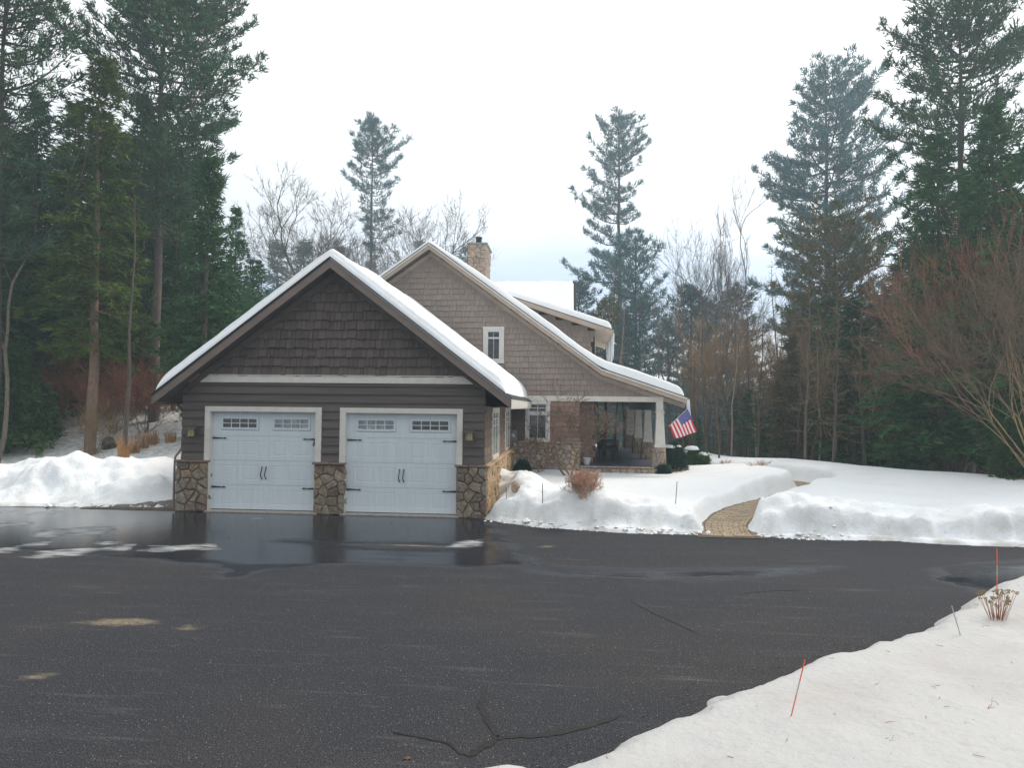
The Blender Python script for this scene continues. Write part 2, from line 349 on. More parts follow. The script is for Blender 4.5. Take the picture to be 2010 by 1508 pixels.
DRIVE = DRIVE_BACK + NEAR_EDGE + [(-60, -60)]
PATH_C = [(4.98, -1.75), (5.0, -1.2), (5.18, -.2), (5.62, 1.0), (6.25, 2.2), (7.0, 3.35), (7.95, 4.7), (8.9, 6.0), (9.45, 7.2), (9.4, 8.5), (8.6, 9.8), (7.2, 10.7), (5.6, 11.1)]
def smooth_line(pts, n=8):
    P = np.array(pts, float); out_ = []
    for i in range(len(P) - 1):
        p0 = P[max(i - 1, 0)]; p1 = P[i]; p2 = P[i + 1]; p3 = P[min(i + 2, len(P) - 1)]
        for k in range(n):
            t = k / n; out_.append(.5 * ((2 * p1) + (-p0 + p2) * t + (2 * p0 - 5 * p1 + 4 * p2 - p3) * t * t + (-p0 + 3 * p1 - 3 * p2 + p3) * t ** 3))
    out_.append(P[-1]); return np.array(out_)
PATH = smooth_line(PATH_C, 6)
SIDE_PATH = [(-8.9, -.2), (-7.0, -.2), (-7.0, 6), (-7.7, 6), (-7.7, 2.4), (-8.1, 1.4)]
HOUSE_FOOT = [(-7, 0), (.06, 0), (.06, 7.4), (5.0, 7.4), (5.0, 19), (-7, 19)]
CREST = [(-40, 60), (2, 26), (6.2, 17), (7.6, 13.2), (9.8, 11.0), (11.5, 7.9), (13.0, 6.2), (14.2, 4.4), (18, .5), (26, -1)]

def base_h(x, y):                     # terrain under the snow
    x = np.asarray(x, float); y = np.asarray(y, float)
    hill = sstep(-5.5, -11, x) * (sstep(4.5, 12.5, y) * 1.75 + sstep(12, 30, y) * 1.2) + sstep(-12, -50, x) * sstep(3, 30, y) * 2.
    # falls away beyond the crest to the right and behind
    cd = sdf(CREST + [(60, -1), (60, 90), (-40, 90)], x, y)
    drop = -sstep(.2, -14, cd) * 2.9
    drop = np.where(x < -4, drop * sstep(-14, -4, x), drop)
    lawn = sstep(-1, 6, y) * sstep(4.5, 9, x) * .12
    return hill + drop + lawn + fbm(x * .12, y * .12, 5, 3) * .12 * sstep(2, 7, np.abs(y + 6))
def snow_h(x, y, fine=True):
    x = np.asarray(x, float); y = np.asarray(y, float)
    wob = fbm(x * 1.3, y * 1.3, 3, 4) * .22 + fbm(x * 5, y * 5, 9, 3) * .05
    dd = sdf(DRIVE, x, y) + wob * .45
    dp = dline([tuple(p) for p in PATH], x, y) - .42 + wob * .30
    ds = sdf(SIDE_PATH, x, y) + wob * .4
    near = y < -3.3
    # height of plowed ridge along the drive
    ridge_amp = np.where(x < -7, .40 + .34 * np.exp(-((x + 10.6) / 1.3) ** 2) - .25 * sstep(-9.6, -7.8, x), np.where(x < 5, .30 * sstep(4.5, 1.2, x) + .08, .20 * sstep(5, 5.6, x) * sstep(9, 6.5, x) + .07))
    lump = fbm(x * .9 + 7, y * .9, 21, 5)
    chunk = np.abs(fbm(x * 2.2, y * 2.2, 31, 3))
    lawn = .37 + fbm(x * .35, y * .35, 11, 3) * .08 + .12 * sstep(5.0, 8, x)
    wid = np.where(x < -7, .95, .26) + .12 * lump
    wid = np.maximum(wid, .2)
    lip = np.where(x < -7, .25, .20) + .12 * fbm(x * .8, y * .8, 41, 3)
    df = dd - lip + .30 * fbm(x * 1.3, y * .5, 43, 4) + .10 * fbm(x * 4, y * 4, 44, 3)
    prof = sstep(0, 1, df / wid) ** .8
    step_ = .075 * sstep(-.02, .10, dd)
    back = step_ * (1 - prof) + prof * lawn + ridge_amp * np.exp(-((dd - np.where(x < -7, 2.1, .95)) / np.where(x < -7, 1.25, .55)) ** 2) * (1 + .6 * lump) * sstep(0, 1, df / wid)
    ridged = 1 - 2 * np.abs(fbm(x * 1.5 + 3, y * 1.1, 61, 4)); blocky = np.floor(fbm(x * 1.7, y * 1.7, 71, 2) * 5) / 5
    back = back + (lump * .22 - chunk * .18 + .09 * ridged + .12 * blocky + .05 * fbm(x * 6, y * 6, 81, 2)) * np.exp(-((dd - .75) / np.where(x < -7, 1.3, .55)) ** 2) * sstep(.05, .4, dd)
    pp = sstep(0, .30, dp); back = back * pp + .09 * lump * np.exp(-((dp - .4) / .3) ** 2) * pp
    sp = sstep(0, .9, ds); back = np.where(x < -6.5, back * sp, back)
    # by the house walls
    # near bank in front of the camera
    dd = dd + .10 * fbm(x * 2.6, y * 2.6, 51, 4)
    nprof = sstep(0, .30, dd) ** .7 * .17 + sstep(.2, 2.4, dd) * .22 + sstep(2, 6, dd) * .15
    nb = nprof + lump * .05 * sstep(0, .6, dd) - chunk * .02
    s = np.where(near, nb, back)
    ins = (dd < 0) | (dp < 0) | ((ds < 0) & (x < -6.5))
    s = np.where(ins, -.06, s)
    return s
UNDER = [(-6.85, .15), (-.12, .15), (-.12, 7.55), (4.85, 7.55), (4.85, 18.3), (-6.85, 18.3)]
def H(x, y): 
    b = base_h(x, y); s = snow_h(x, y)
    s = np.where(sdf(UNDER, x, y) < 0, -.06, s)
    return np.where(s < 0, s, b * sstep(0, 1.5, sdf(DRIVE, x, y)) * sstep(0, .8, dline([tuple(p) for p in PATH], x, y) - .5) + s)
def Hs(x, y): return float(H(np.array([x]), np.array([y]))[0])
def on_ground(px, py, tmax=80):       # first hit of a viewing ray with the terrain
    d = ray(px, py); t = np.linspace(2, tmax, 4000); P = CAM + d[None] * t[:, None]
    h = np.maximum(H(P[:, 0], P[:, 1]), 0); k = np.argmax(P[:, 2] < h)
    p = P[k].copy(); p[2] = h[k]; return p

def litter(x, y): return sstep(-6, -9, x) * sstep(3.2, 7.5, y) * .45 + sstep(14, 22, np.hypot(x, y)) * .3 + sstep(-9, -11, x) * 0
# non-uniform grid: fine in view, coarse outwards
def axis(a, b, step, lo, hi):
    core = np.arange(a, b, step); l = []; v = a; st = step
    while v > lo: st *= 1.25; v -= st; l.append(v)
    r_ = []; v = core[-1]; st = step
    while v < hi: st *= 1.25; v += st; r_.append(v)
    return np.array(l[::-1] + list(core) + r_)
# ================================================================== driveway
WET = [(-30, -.3), (-7, .3), (.02, .3), (.10, -.5), (.45, -1.3), (.75, -2.6), (1.05, -3.9), (1.5, -4.4), (3.3, -4.6), (5.6, -3.95), (6.1, -3.9), (5.6, -4.25), (4.7, -4.75), (3.2, -5.15), (1.9, -5.05), (.9, -4.6), (.2, -4.7), (-1, -4.75), (-1.9, -4.85), (-2.6, -5.1), (-2.75, -5.75), (-2.95, -5.8), (-3.1, -5.3), (-3.6, -4.95), (-4.4, -4.9), (-5.2, -4.75), (-6.5, -4.5), (-7.6, -4.3), (-10, -3.9), (-30, -3.5)]
WET2 = [(7.2, -4.6), (7.6, -4.0), (8.4, -3.4), (10, -2.9), (13, -2.9), (13, -6), (8, -5.6), (7.4, -5.3)]
def f_wet(x, y): 
    a = sdf(WET, x, y); b = sdf(WET2, x, y); 
    for (cx, cy, a1, b1) in ((-.95, -3.25, .95, .17), (-2.9, -3.1, .0, .0)):
        if a1: a = np.maximum(a, -((np.hypot((x - cx) / a1, (y - cy) / b1) - 1) * b1))
    return np.minimum(a, b)
def f_sand(x, y):
    o = np.full(x.shape, 9.)
    for cx, cy, a1, b1, th in ((-3.1, -7.83, .36, .11, .12), (-2.25, -7.93, .09, .045, 0), (-2.83, -9.38, .1, .05, .3), (-.9, -3.2, .5, .07, -.05), (1.5, -3.0, .12, .06, 0.5)):
        u = (x - cx) * math.cos(th) + (y - cy) * math.sin(th); v = -(x - cx) * math.sin(th) + (y - cy) * math.cos(th)
        o = np.minimum(o, (np.hypot(u / a1, v / b1) - 1) * min(a1, b1) * 1.5)
    return o
ICE = ((80, 212, 1034, 1055, .04), (70, 182, 1076, 1096, .25), (56, 92, 1064, 1072, .15), (-30, 26, 1074, 1088, .1), (-20, 50, 1026, 1037, .1), (206, 256, 1070, 1082, .1), (290, 420, 1069, 1082, .0), (484, 514, 1016, 1021, 0), (70, 110, 1003, 1011, 0), (890, 940, 1060, 1074, -.3), (196, 226, 1062, 1070, .8), (-5, 18, 1003, 1008, 0))
def f_ice(x, y):
    o = np.full(x.shape, 9.)
    for u0, u1, v0, v1, th in ICE:
        c0 = atZ((u0 + u1) / 2, (v0 + v1) / 2); a1 = abs(atZ(u1, (v0 + v1) / 2)[0] - atZ(u0, (v0 + v1) / 2)[0]) / 2; b1 = abs(atZ(u0, v0)[1] - atZ(u0, v1)[1]) / 2
        uu = (x - c0[0]) * math.cos(th) + (y - c0[1]) * math.sin(th); vv = -(x - c0[0]) * math.sin(th) + (y - c0[1]) * math.cos(th)
        vv = vv - .25 * b1 * np.sin(2.5 * uu / a1)
        o = np.minimum(o, (np.hypot(uu / a1, vv / b1) - 1) * min(a1, b1) * .9)
    return o
def f_new(x, y):  # newer darker strip of asphalt on the right
    return sdf([(5.75, -1.2), (5.9, -2.2), (6.02, -3.6), (6.05, -5.1), (6.4, -5.8), (6.75, -6.3), (20, -6), (20, -1)], x, y)
m = bpy.data.materials.new('asphalt'); m.use_nodes = True; t = m.node_tree; N = t.nodes; L = t.links; b = N['Principled BSDF']
tc = N.new('ShaderNodeTexCoord')
def tnoise(s, d=4, scale=None):
    n = N.new('ShaderNodeTexNoise'); n.inputs['Scale'].default_value = s; n.inputs['Detail'].default_value = d
    if scale:
        mp = N.new('ShaderNodeMapping'); mp.inputs['Scale'].default_value = scale; L.new(tc.outputs['Object'], mp.inputs[0]); L.new(mp.outputs[0], n.inputs['Vector'])
    else: L.new(tc.outputs['Object'], n.inputs['Vector'])
    return n.outputs['Fac']
def mrange(o, a, bb, c=0., d=1.):
    r_ = N.new('ShaderNodeMapRange'); r_.inputs[1].default_value = a; r_.inputs[2].default_value = bb; r_.inputs[3].default_value = c; r_.inputs[4].default_value = d
    L.new(o, r_.inputs[0]); return r_.outputs[0]
def mixc(f, a, bb):
    x = N.new('ShaderNodeMixRGB')
    for i, q in ((0, f), (1, a), (2, bb)):
        if isinstance(q, (tuple, float)): x.inputs[i].default_value = (*q, 1) if isinstance(q, tuple) else q
        else: L.new(q, x.inputs[i])
    return x.outputs[0]
def math2(op, a, bb):
    x = N.new('ShaderNodeMath'); x.operation = op
    for i, q in ((0, a), (1, bb)):
        if isinstance(q, (int, float)): x.inputs[i].default_value = q
        else: L.new(q, x.inputs[i])
    return x.outputs[0]
def attr(n): 
    a = N.new('ShaderNodeAttribute'); a.attribute_name = n; return a.outputs['Fac']
def edge(name, namp, nscale, w_):       # 1 inside
    d = math2('ADD', attr(name), math2('MULTIPLY', math2('SUBTRACT', tnoise(nscale, 5, (.5, 1.3, 1)), .5), namp))
    return mrange(d, w_, -w_, 0, 1)
col = mixc(mrange(tnoise(.30, 6), .42, .60), (.007, .012, .027), (.032, .027, .028))
col = mixc(mrange(tnoise(1.6, 6, (.35, 1.6, 1)), .50, .72, 0, .4), col, (.085, .083, .086))
col = mixc(mrange(tnoise(.8, 6, (.3, 1.5, 1)), .40, .62, 0, .7), col, (.005, .009, .022))
col = mixc(mrange(tnoise(95, 3), .36, .64), mixc(.85, col, (.006, .007, .010)), mixc(.45, col, (.13, .13, .135)))
col = mixc(mrange(tnoise(38, 3), .56, .70, 0, .5), col, (.10, .098, .10))
col = mixc(mrange(tnoise(70, 1), .715, .74, 0, .85), col, (.45, .44, .43))
col = mixc(mrange(tnoise(9, 6, (.25, 1.8, 1)), .66, .80, 0, .40), col, (.19, .185, .185))
col = mixc(math2('MULTIPLY', edge('newer', .1, 3, .02), .45), col, (.04, .041, .05))
scr = math2('MULTIPLY', mrange(tnoise(2.3, 7, (.35, 3.2, 1)), .60, .74, 0, 1), mrange(tnoise(60, 2), .42, .6))
col = mixc(math2('MULTIPLY', scr, .5), col, (.20, .195, .19))
sand = math2('MULTIPLY', edge('sand', .30, 9, .07), mrange(tnoise(26, 4), .30, .58, .25, .9))
col = mixc(sand, col, (.27, .225, .155))
icy = math2('MULTIPLY', edge('icef', .55, 3.0, .06), mrange(tnoise(5, 6, (.5, 1.6, 1)), .36, .60, .12, .9))
wet = edge('wet', .85, 1.9, .07); wetter = mrange(math2('ADD', attr('wet'), math2('MULTIPLY', math2('SUBTRACT', tnoise(1.1, 4, (.4, 1.5, 1)), .5), 2.2)), .0, -.4)
rim = math2('MULTIPLY', edge('wet', .75, 1.6, .035), 1)
rimw = mrange(math2('ADD', attr('wet'), math2('MULTIPLY', math2('SUBTRACT', tnoise(1.3, 5, (.5, 1.3, 1)), .5), .8)), .18, .02)
col = mixc(math2('MULTIPLY', rimw, .30), col, (.085, .10, .115))
col = mixc(math2('MULTIPLY', wet, .86), col, (.008, .012, .021))
col = mixc(icy, col, (.44, .455, .46))
L.new(col, b.inputs['Base Color'])
wet = math2('MULTIPLY', wet, math2('SUBTRACT', 1, icy))
rg = mixc(wet, (.92, .92, .92), mixc(wetter, (.45, .45, .45), (.11, .11, .11)))
L.new(rg, b.inputs['Roughness']); L.new(mrange(wet, 0, 1, .16, .17), b.inputs['Specular IOR Level'])
bp = N.new('ShaderNodeBump'); bp.inputs['Distance'].default_value = .012
L.new(mrange(wet, 0, 1, .75, .05), bp.inputs['Strength']); L.new(math2('ADD', tnoise(120, 3), math2('MULTIPLY', tnoise(30, 3), .5)), bp.inputs['Height']); L.new(bp.outputs[0], b.inputs['Normal'])
MT['asphalt'] = m
dx = axis(-13, 12, .08, -60, 60); dy = axis(-12.5, .6, .08, -60, .7); dy = dy[dy < 1.0]
drv = grid_obj('driveway', dx, dy, lambda X, Y: X * 0 + 0.0, MT['asphalt'], dict(wet=f_wet, sand=f_sand, newer=f_new, icef=f_ice)); drv['kind'] = 'structure'

sx = axis(-16, 15, .06, -500, 500); sy = np.unique(np.r_[axis(-3.35, 6, .06, -3.3, 6.1), axis(6.1, 17, .10, 6.05, 900)]); sy = sy[sy > -3.5]
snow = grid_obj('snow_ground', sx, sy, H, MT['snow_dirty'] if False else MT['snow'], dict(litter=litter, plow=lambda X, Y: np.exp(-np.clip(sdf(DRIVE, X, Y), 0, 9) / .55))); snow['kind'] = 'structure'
nx_ = axis(-.4, 9.5, .045, -200, 400); ny_ = axis(-13, -3.3, .045, -250, -3.3); ny_ = ny_[ny_ <= -3.2]
sb = grid_obj('snow_bank', nx_, ny_, H, MT['snow_dirty'], dict(litter=lambda X, Y: X * 0)); sb['kind'] = 'structure'

# tar-sealed cracks, ribbons a few mm above the asphalt
def ribbon(name, pts, wd, z, m, parent, seed=0):
    P = smooth_line(pts, 6); rs = np.random.RandomState(seed); mb = MB(); n = len(P); vs = []
    for i, p in enumerate(P):
        d = P[min(i + 1, n - 1)] - P[max(i - 1, 0)]; d /= np.linalg.norm(d) + 1e-9; q = np.array([-d[1], d[0]])
        jit = rs.randn(2) * wd * .12; ww = wd * (.55 + .6 * rs.rand()) * min(1, (min(i, n - 1 - i) + .6) / 3)
        for s in (-1, 1): vs.append((p[0] + q[0] * ww * s * .5 + jit[0], p[1] + q[1] * ww * s * .5 + jit[1], z))
    mb.add(vs, [(2 * i, 2 * i + 1, 2 * i + 3, 2 * i + 2)[::-1] for i in range(n - 1)])
    return mb.obj(name, m, parent)
for k, (pts, wd) in enumerate([
    ([(1.17, -9.25), (1.16, -9.5), (1.25, -9.8), (1.37, -10.08)], .06),
    ([(1.2, -10.38), (1.28, -10.22), (1.37, -10.08), (1.6, -10.03), (1.85, -9.93), (2.3, -9.6)], .07),
    ([(.55, -10.07), (.8, -10.14), (1.0, -10.2), (1.1, -10.32), (1.2, -10.38)], .028),
    ([(2.66, -6.2), (2.78, -6.55), (2.98, -6.93), (3.1, -7.15), (3.26, -7.45)], .05),
    ([(4.3, -8.1), (4.6, -7.9), (4.75, -7.6), (4.9, -7.2)], .05),
    ([(4.1, -5.8), (4.5, -5.6), (5.1, -5.45)], .03)]):
    ribbon('crack_seal', pts, wd, .005, MT['crackseal'], drv, k)
# thin grey ice left on the asphalt
def blob(name, cx, cy, a, b_, th, seed, m, parent, hgt=.012, tail=0.):
    n = 28; mb = MB(); vs = []
    for ring, (sc_, z) in enumerate(((1.0, .004), (.93, hgt * .8), (.5, hgt))):
        for k in range(n):
            t_ = 2 * math.pi * k / n
            rr = 1 + .38 * float(vnoise(math.cos(t_) * 1.6 + seed * 3.1, math.sin(t_) * 1.6 + seed, seed)) + .25 * float(vnoise(k * .9, seed * 2.2, seed + 5))
            u_, v_ = a * sc_ * rr * math.cos(t_) , b_ * sc_ * rr * math.sin(t_) + tail * b_ * math.sin(2.5 * math.cos(t_))
            vs.append((cx + u_ * math.cos(th) - v_ * math.sin(th), cy + u_ * math.sin(th) + v_ * math.cos(th), z))
    fs = [(i * n + k, i * n + (k + 1) % n, (i + 1) * n + (k + 1) % n, (i + 1) * n + k) for i in range(2) for k in range(n)] + [tuple(2 * n + k for k in range(n))]
    mb.add(vs, fs); return mb.obj(name, m, parent, smooth=True)

# ================================================================== garage
PLAN_G = 5.69; SG = .76; GX = -3.4
def zg(x): return PLAN_G - SG * abs(x - GX)
gar = empty('garage', (-3.45, 3.7, 0), 'dark brown two bay garage with snow covered gable roof and stone pier bases', 'garage')
G0 = Vector((-3.45, 3.7, 0))
def P(o, root):                       # parent while keeping world coordinates
    o.parent = root; o.matrix_parent_inverse = Matrix.Translation(-Vector(root.location)); return o
def gp(o): return P(o, gar)

rs = random.Random(4)
# core walls
mb = MB()
for a, b_ in ((-6.93, -6.33), (-3.79, -3.15), (-.58, -.02)): mb.box(a, b_, .04, .2, 0, 2.3)
mb.box(-6.93, -.02, .04, .2, 2.3, 2.92)
mb.prism([(-6.93, 2.92), (-.02, 2.92), (-.02, 2.93), (GX, 5.44), (-6.93, 2.93)], .04, .2)
mb.box(-6.93, -6.8, .2, 7.36, 0, 2.92); mb.box(-.16, -.02, .2, 7.36, 0, 2.92); mb.box(-6.93, -.02, 7.2, 7.36, 0, 2.9)
wall = gp(mb.obj('wall', MT['wallcore']))
def lap(x0, x1, z0, h, y=0.0, flip=None):
    mb = MB(); j = rs.uniform(-.002, .002)
    mb.add([(x0, y - .046 + j, z0), (x1, y - .046 + j, z0), (x1, y + .036, z0), (x0, y + .036, z0), (x0, y - .008, z0 + h), (x1, y - .008, z0 + h), (x1, y + .036, z0 + h), (x0, y + .036, z0 + h)],
           [(0, 3, 2, 1), (4, 5, 6, 7), (0, 1, 5, 4), (1, 2, 6, 5), (2, 3, 7, 6), (3, 0, 4, 7)])
    return mb
RW = .19
for i in range(10):
    z0 = 1.165 + RW * i; h = min(RW + .004, 2.935 - z0 + .02)
    if h < .02: continue
    segs = [(-6.96, -6.33), (-3.79, -3.15), (-.585, .0)] if i < 6 else [(-6.96, -4.1 + rs.uniform(-.8, .8)), None, None]
    if i >= 6: c_ = segs[0][1]; segs = [(-6.96, c_ - .002), (c_ + .002, 0.)]
    for a, b_ in segs: gp(lap(a, b_, z0, h).obj('siding_board', MT['siding']))
# white band
mb = MB(); mb.prism([(-6.86, 2.935), (.06, 2.935), (-.16, 3.10), (-6.64, 3.10)], -.055, .03); gp(mb.obj('trim_band', MT['cream'], bevel=.004))
mb = MB(); mb.box(-6.62, -.2, -.075, -.056, 3.10, 3.115); gp(mb.obj('band_drip_cap', MT['cream']))
# shakes on the gable
def shake_mesh(wd, h, jz, th=.022, slant=0.):
    mb = MB(); x0, x1 = -wd / 2, wd / 2
    mb.add([(x0, -th - .012, jz), (x1, -th - .012, jz + slant), (x1, .0, jz + slant), (x0, .0, jz), (x0, -.012, h + .02), (x1, -.012, h + .02), (x1, .0, h + .02), (x0, .0, h + .02)],
           [(0, 3, 2, 1), (4, 5, 6, 7), (0, 1, 5, 4), (1, 2, 6, 5), (2, 3, 7, 6), (3, 0, 4, 7)])
    return mb.mesh('shingle')
SHK = {}
def shake(wd, h, m, key):
    q = round(wd / .03); k = (key, q, rs.randint(0, 3))
    if k not in SHK:
        me = shake_mesh(1, h, rs.uniform(-.022, .014) * (1 if key == 'g' else .45), rs.uniform(.046, .064) * (1 if key == 'g' else .7), rs.uniform(-.004, .004)); me.materials.append(m); SHK[k] = me
    return SHK[k]
def shingles(parent_fn, m, key, x0, x1, z0, z1, ch, inside, y, wmin=.1, wmax=.24, gap=.008, collect=None):
    z = z0
    while z < z1:
        x = x0 - rs.uniform(0, .1)
        while x < x1:
            wd = rs.uniform(wmin, wmax) if rs.random() < .75 else rs.uniform(wmin * .7, wmin * 1.1)
            cx = x + wd / 2
            if inside(cx, z + ch * .35):
                item = (wd, cx, z, shake(wd, ch, m, key))
                if collect is None:
                    o = bpy.data.objects.new('shingle', item[3]); C.objects.link(o); o.location = (cx, y, z); o.scale = (wd - gap, 1, 1); parent_fn(o)
                else: collect.append(item)
            x += wd
        z += ch
    return collect
mb = MB(); mb.prism([(-6.6, 3.11), (-.2, 3.11), (GX, 5.42)], .0, .035); gw = gp(mb.obj('gable_wall', MT['wallcore']))
def under(root, part):
    def fn(o): o.parent = part; o.matrix_parent_inverse = (Matrix.Translation(-Vector(root.location))).copy() if False else Matrix.Identity(4)
    return fn
# gable_wall carries world coordinates through its parent inverse, so children inherit them directly
shingles(under(gar, gw), MT['shake'], 'g', -6.7, -.1, 3.105, 5.4, .209, lambda x, z: z < 5.46 - SG * abs(x - GX) and z < 5.40, -.003, .10, .21)

# roof slabs
def slope_slab(mb, pts, th, y0, y1):   # closed strip following profile pts (x,z), vertical thickness th
    top = list(pts); bot = [(a, b_ - th) for a, b_ in pts]
    for i in range(len(pts) - 1): mb.prism([bot[i], bot[i + 1], top[i + 1], top[i]], y0, y1)
GE_L, GE_R = -7.42, .62
gl, gr_ = (GE_L, zg(GE_L)), (GE_R, zg(GE_R))
mb = MB(); slope_slab(mb, [gl, (GX, PLAN_G), gr_], .16, -.44, 7.42); gp(mb.obj('roof', MT['soffit']))
mb = MB(); slope_slab(mb, [(GE_L - .03, zg(GE_L - .03) + .022), (GX, PLAN_G + .022), (GE_R + .03, zg(GE_R + .03) + .022)], .02, -.50, 7.40); gp(mb.obj('roof_covering', MT['shingle_roof']))
for sgn in (-1, 1):
    xe = GE_L - .01 if sgn < 0 else GE_R + .01
    mb = MB(); pl = [(xe, zg(xe) - .225), (GX, PLAN_G - .225), (GX, PLAN_G - .004), (xe, zg(xe) - .004)]
    if sgn > 0: pl = pl[::-1]
    mb.prism(pl if sgn < 0 else pl, -.475, -.442); gp(mb.obj('rake_board', MT['rake'], bevel=.003))
    pl = [(xe, zg(xe) - .035), (GX, PLAN_G - .035), (GX, PLAN_G + .0), (xe, zg(xe) + .0)]
    mb = MB(); mb.prism(pl if sgn < 0 else pl[::-1], -.492, -.477); gp(mb.obj('drip_edge', MT['metal_grey'] if sgn > 0 else MT['metal_dark']))
    # frieze under the soffit along the wall
    pl = [(GX + sgn * 3.42, 5.46 - SG * 3.42 - .13), (GX, 5.46 - .13), (GX, 5.50), (GX + sgn * 3.42, 5.50 - SG * 3.42)]
    mb = MB(); mb.prism(pl if sgn < 0 else pl[::-1], -.075, -.042); gp(mb.obj('gable_frieze', MT['soffit']))
mb = MB(); mb.box(GE_R - .005, GE_R + .02, -.475, 7.38, zg(GE_R) - .2, zg(GE_R) - .02); mb.box(GE_R - .02, GE_R + .012, -.475, 7.38, zg(GE_R) - .235, zg(GE_R) - .2); gp(mb.obj('fascia', MT['cream']))
mb = MB(); mb.box(GE_L - .02, GE_L + .005, -.475, 7.38, zg(GE_L) - .2, zg(GE_L) - .02); gp(mb.obj('fascia', MT['rake']))
mb = MB(); mb.box(-.0, GE_R - .01, .02, 7.36, zg(GE_R) - .20, zg(GE_R) - .185); gp(mb.obj('eave_soffit', MT['soffit']))
# downspout on the left corner
mb = MB(); mb.tube([(-7.4, .5, 2.45), (-7.35, .48, 2.36), (-7.06, .3, 2.14), (-7.0, .12, 2.05), (-7.0, .06, 1.42), (-7.02, .0, 1.34), (-7.085, -.05, 1.22), (-7.09, -.06, 1.0), (-7.09, -.06, .06)], .024, 8); gp(mb.obj('downspout', MT['rake']))

# stones
def clip(poly, a, b_, c_):            # keep a*x+b*y<=c
    out_ = []
    for i in range(len(poly)):
        p, q = poly[i], poly[(i + 1) % len(poly)]; dp = a * p[0] + b_ * p[1] - c_; dq = a * q[0] + b_ * q[1] - c_
        if dp <= 0: out_.append(p)
        if dp * dq < 0: t_ = dp / (dp - dq); out_.append((p[0] + (q[0] - p[0]) * t_, p[1] + (q[1] - p[1]) * t_))
    return out_
def voronoi(u0, u1, v0, v1, size, aspect, seed, gap=.012):
    r_ = random.Random(seed); pts = []
    nv = max(1, round((v1 - v0) / size)); nu = max(1, round((u1 - u0) / (size * aspect)))
    for j in range(nv):
        for i in range(nu):
            pts.append((u0 + (i + .5 + r_.uniform(-.42, .42) + (.5 if j % 2 else 0) - .25) * (u1 - u0) / nu, v0 + (j + .5 + r_.uniform(-.38, .38)) * (v1 - v0) / nv))
    cells = []
    for i, p in enumerate(pts):
        th = r_.uniform(-.5, .5); poly = [(u0, v0), (u1, v0), (u1, v1), (u0, v1)]
        for k, q in enumerate(pts):
            if k == i or abs(q[0] - p[0]) > size * aspect * 3.2 or abs(q[1] - p[1]) > size * 3.2: continue
            mx_, my_ = (p[0] + q[0]) / 2, (p[1] + q[1]) / 2; dx_, dy_ = (q[0] - p[0]), (q[1] - p[1]); n_ = math.hypot(dx_, dy_)
            if n_ < 1e-6: continue
            a, b_ = dx_ / n_, dy_ / n_; poly = clip(poly, a, b_, a * mx_ + b_ * my_ - gap / 2)
            if len(poly) < 3: break
        if len(poly) >= 3:
            ar = abs(sum(poly[k][0] * poly[(k + 1) % len(poly)][1] - poly[(k + 1) % len(poly)][0] * poly[k][1] for k in range(len(poly)))) / 2
            if ar > size * size * .08: cells.append(poly)
    return cells
def stone_face(parent, u0, u1, v0, v1, size, aspect, seed, place, m, depth=.05, gap=.014, stuff=False, name='stone', wedge=None):
    r_ = random.Random(seed + 99); big = MB()
    for poly in voronoi(u0, u1, v0, v1, size, aspect, seed, gap):
        # split long edges so the outline is uneven
        pp = []
        for i in range(len(poly)):
            p, q = poly[i], poly[(i + 1) % len(poly)]; pp.append(p); l_ = math.hypot(q[0] - p[0], q[1] - p[1])
            if l_ > size * .55: pp.append(((p[0] + q[0]) / 2 + r_.uniform(-.06, .06) * l_, (p[1] + q[1]) / 2 + r_.uniform(-.06, .06) * l_))
        n = len(pp); cx = sum(p[0] for p in pp) / n; cy = sum(p[1] for p in pp) / n; d = depth * r_.uniform(.6, 1.25)
        vs = []; ti, tj = r_.uniform(-.25, .25), r_.uniform(-.25, .25)
        for sc_, dd_ in ((1, 0), (.98, d * .55), (.86, d * .95), (.45, d * 1.08)):
            for p in pp:
                a = cx + (p[0] - cx) * sc_; b_ = cy + (p[1] - cy) * sc_
                k = dd_ + (ti * (p[0] - cx) + tj * (p[1] - cy)) * (dd_ / d) * .35 + (r_.uniform(-.006, .006) if dd_ > d * .6 else 0)
                vs.append(place(a, b_, k))
        fs = [(i * n + k, i * n + (k + 1) % n, (i + 1) * n + (k + 1) % n, (i + 1) * n + k) for i in range(3) for k in range(n)] + [tuple(3 * n + k for k in range(n))]
        if stuff: big.add(vs, fs)
        else:
            mb = MB(); mb.add(vs, fs); o = mb.obj(name, m); o.parent = parent
    if stuff:
        o = big.obj(name + 's', m); o.parent = parent; o['kind'] = 'stuff'
front = lambda y: (lambda a, b_, k: (a, y - k, b_))
right = lambda x: (lambda a, b_, k: (x + k, a, b_))
for a, b_, sd in ((-7.04, -6.30, 11), (-3.81, -3.12, 12), (-.60, .07, 13)):
    mb = MB(); mb.box(a + .02, b_ - .02, -.06, .04, -.05, 1.11); p = gp(mb.obj('stone_pier', MT['mortar']))
    stone_face(p, a, b_, 0.0, 1.11, .19, 1.35, sd, front(-.058), MT['stone'], .05)
    stone_face(p, -.06, .2, 0.0, 1.11, .24, 1.0, sd + 40, (lambda X: (lambda q, z, k: (X + k, q, z)))(b_ - .02), MT['stone'], .02)
    mb = MB(); j = 0
    xm = a + (b_ - a) * rs.uniform(.35, .6)
    for q0, q1 in ((a - .03, xm - .004), (xm + .004, b_ + .02)):
        cap = MB(); cap.box(q0, q1, -.15, .03, 1.112, 1.158 + rs.uniform(-.004, .006)); o = gp(cap.obj('cap_stone', MT['cap'], bevel=.012))
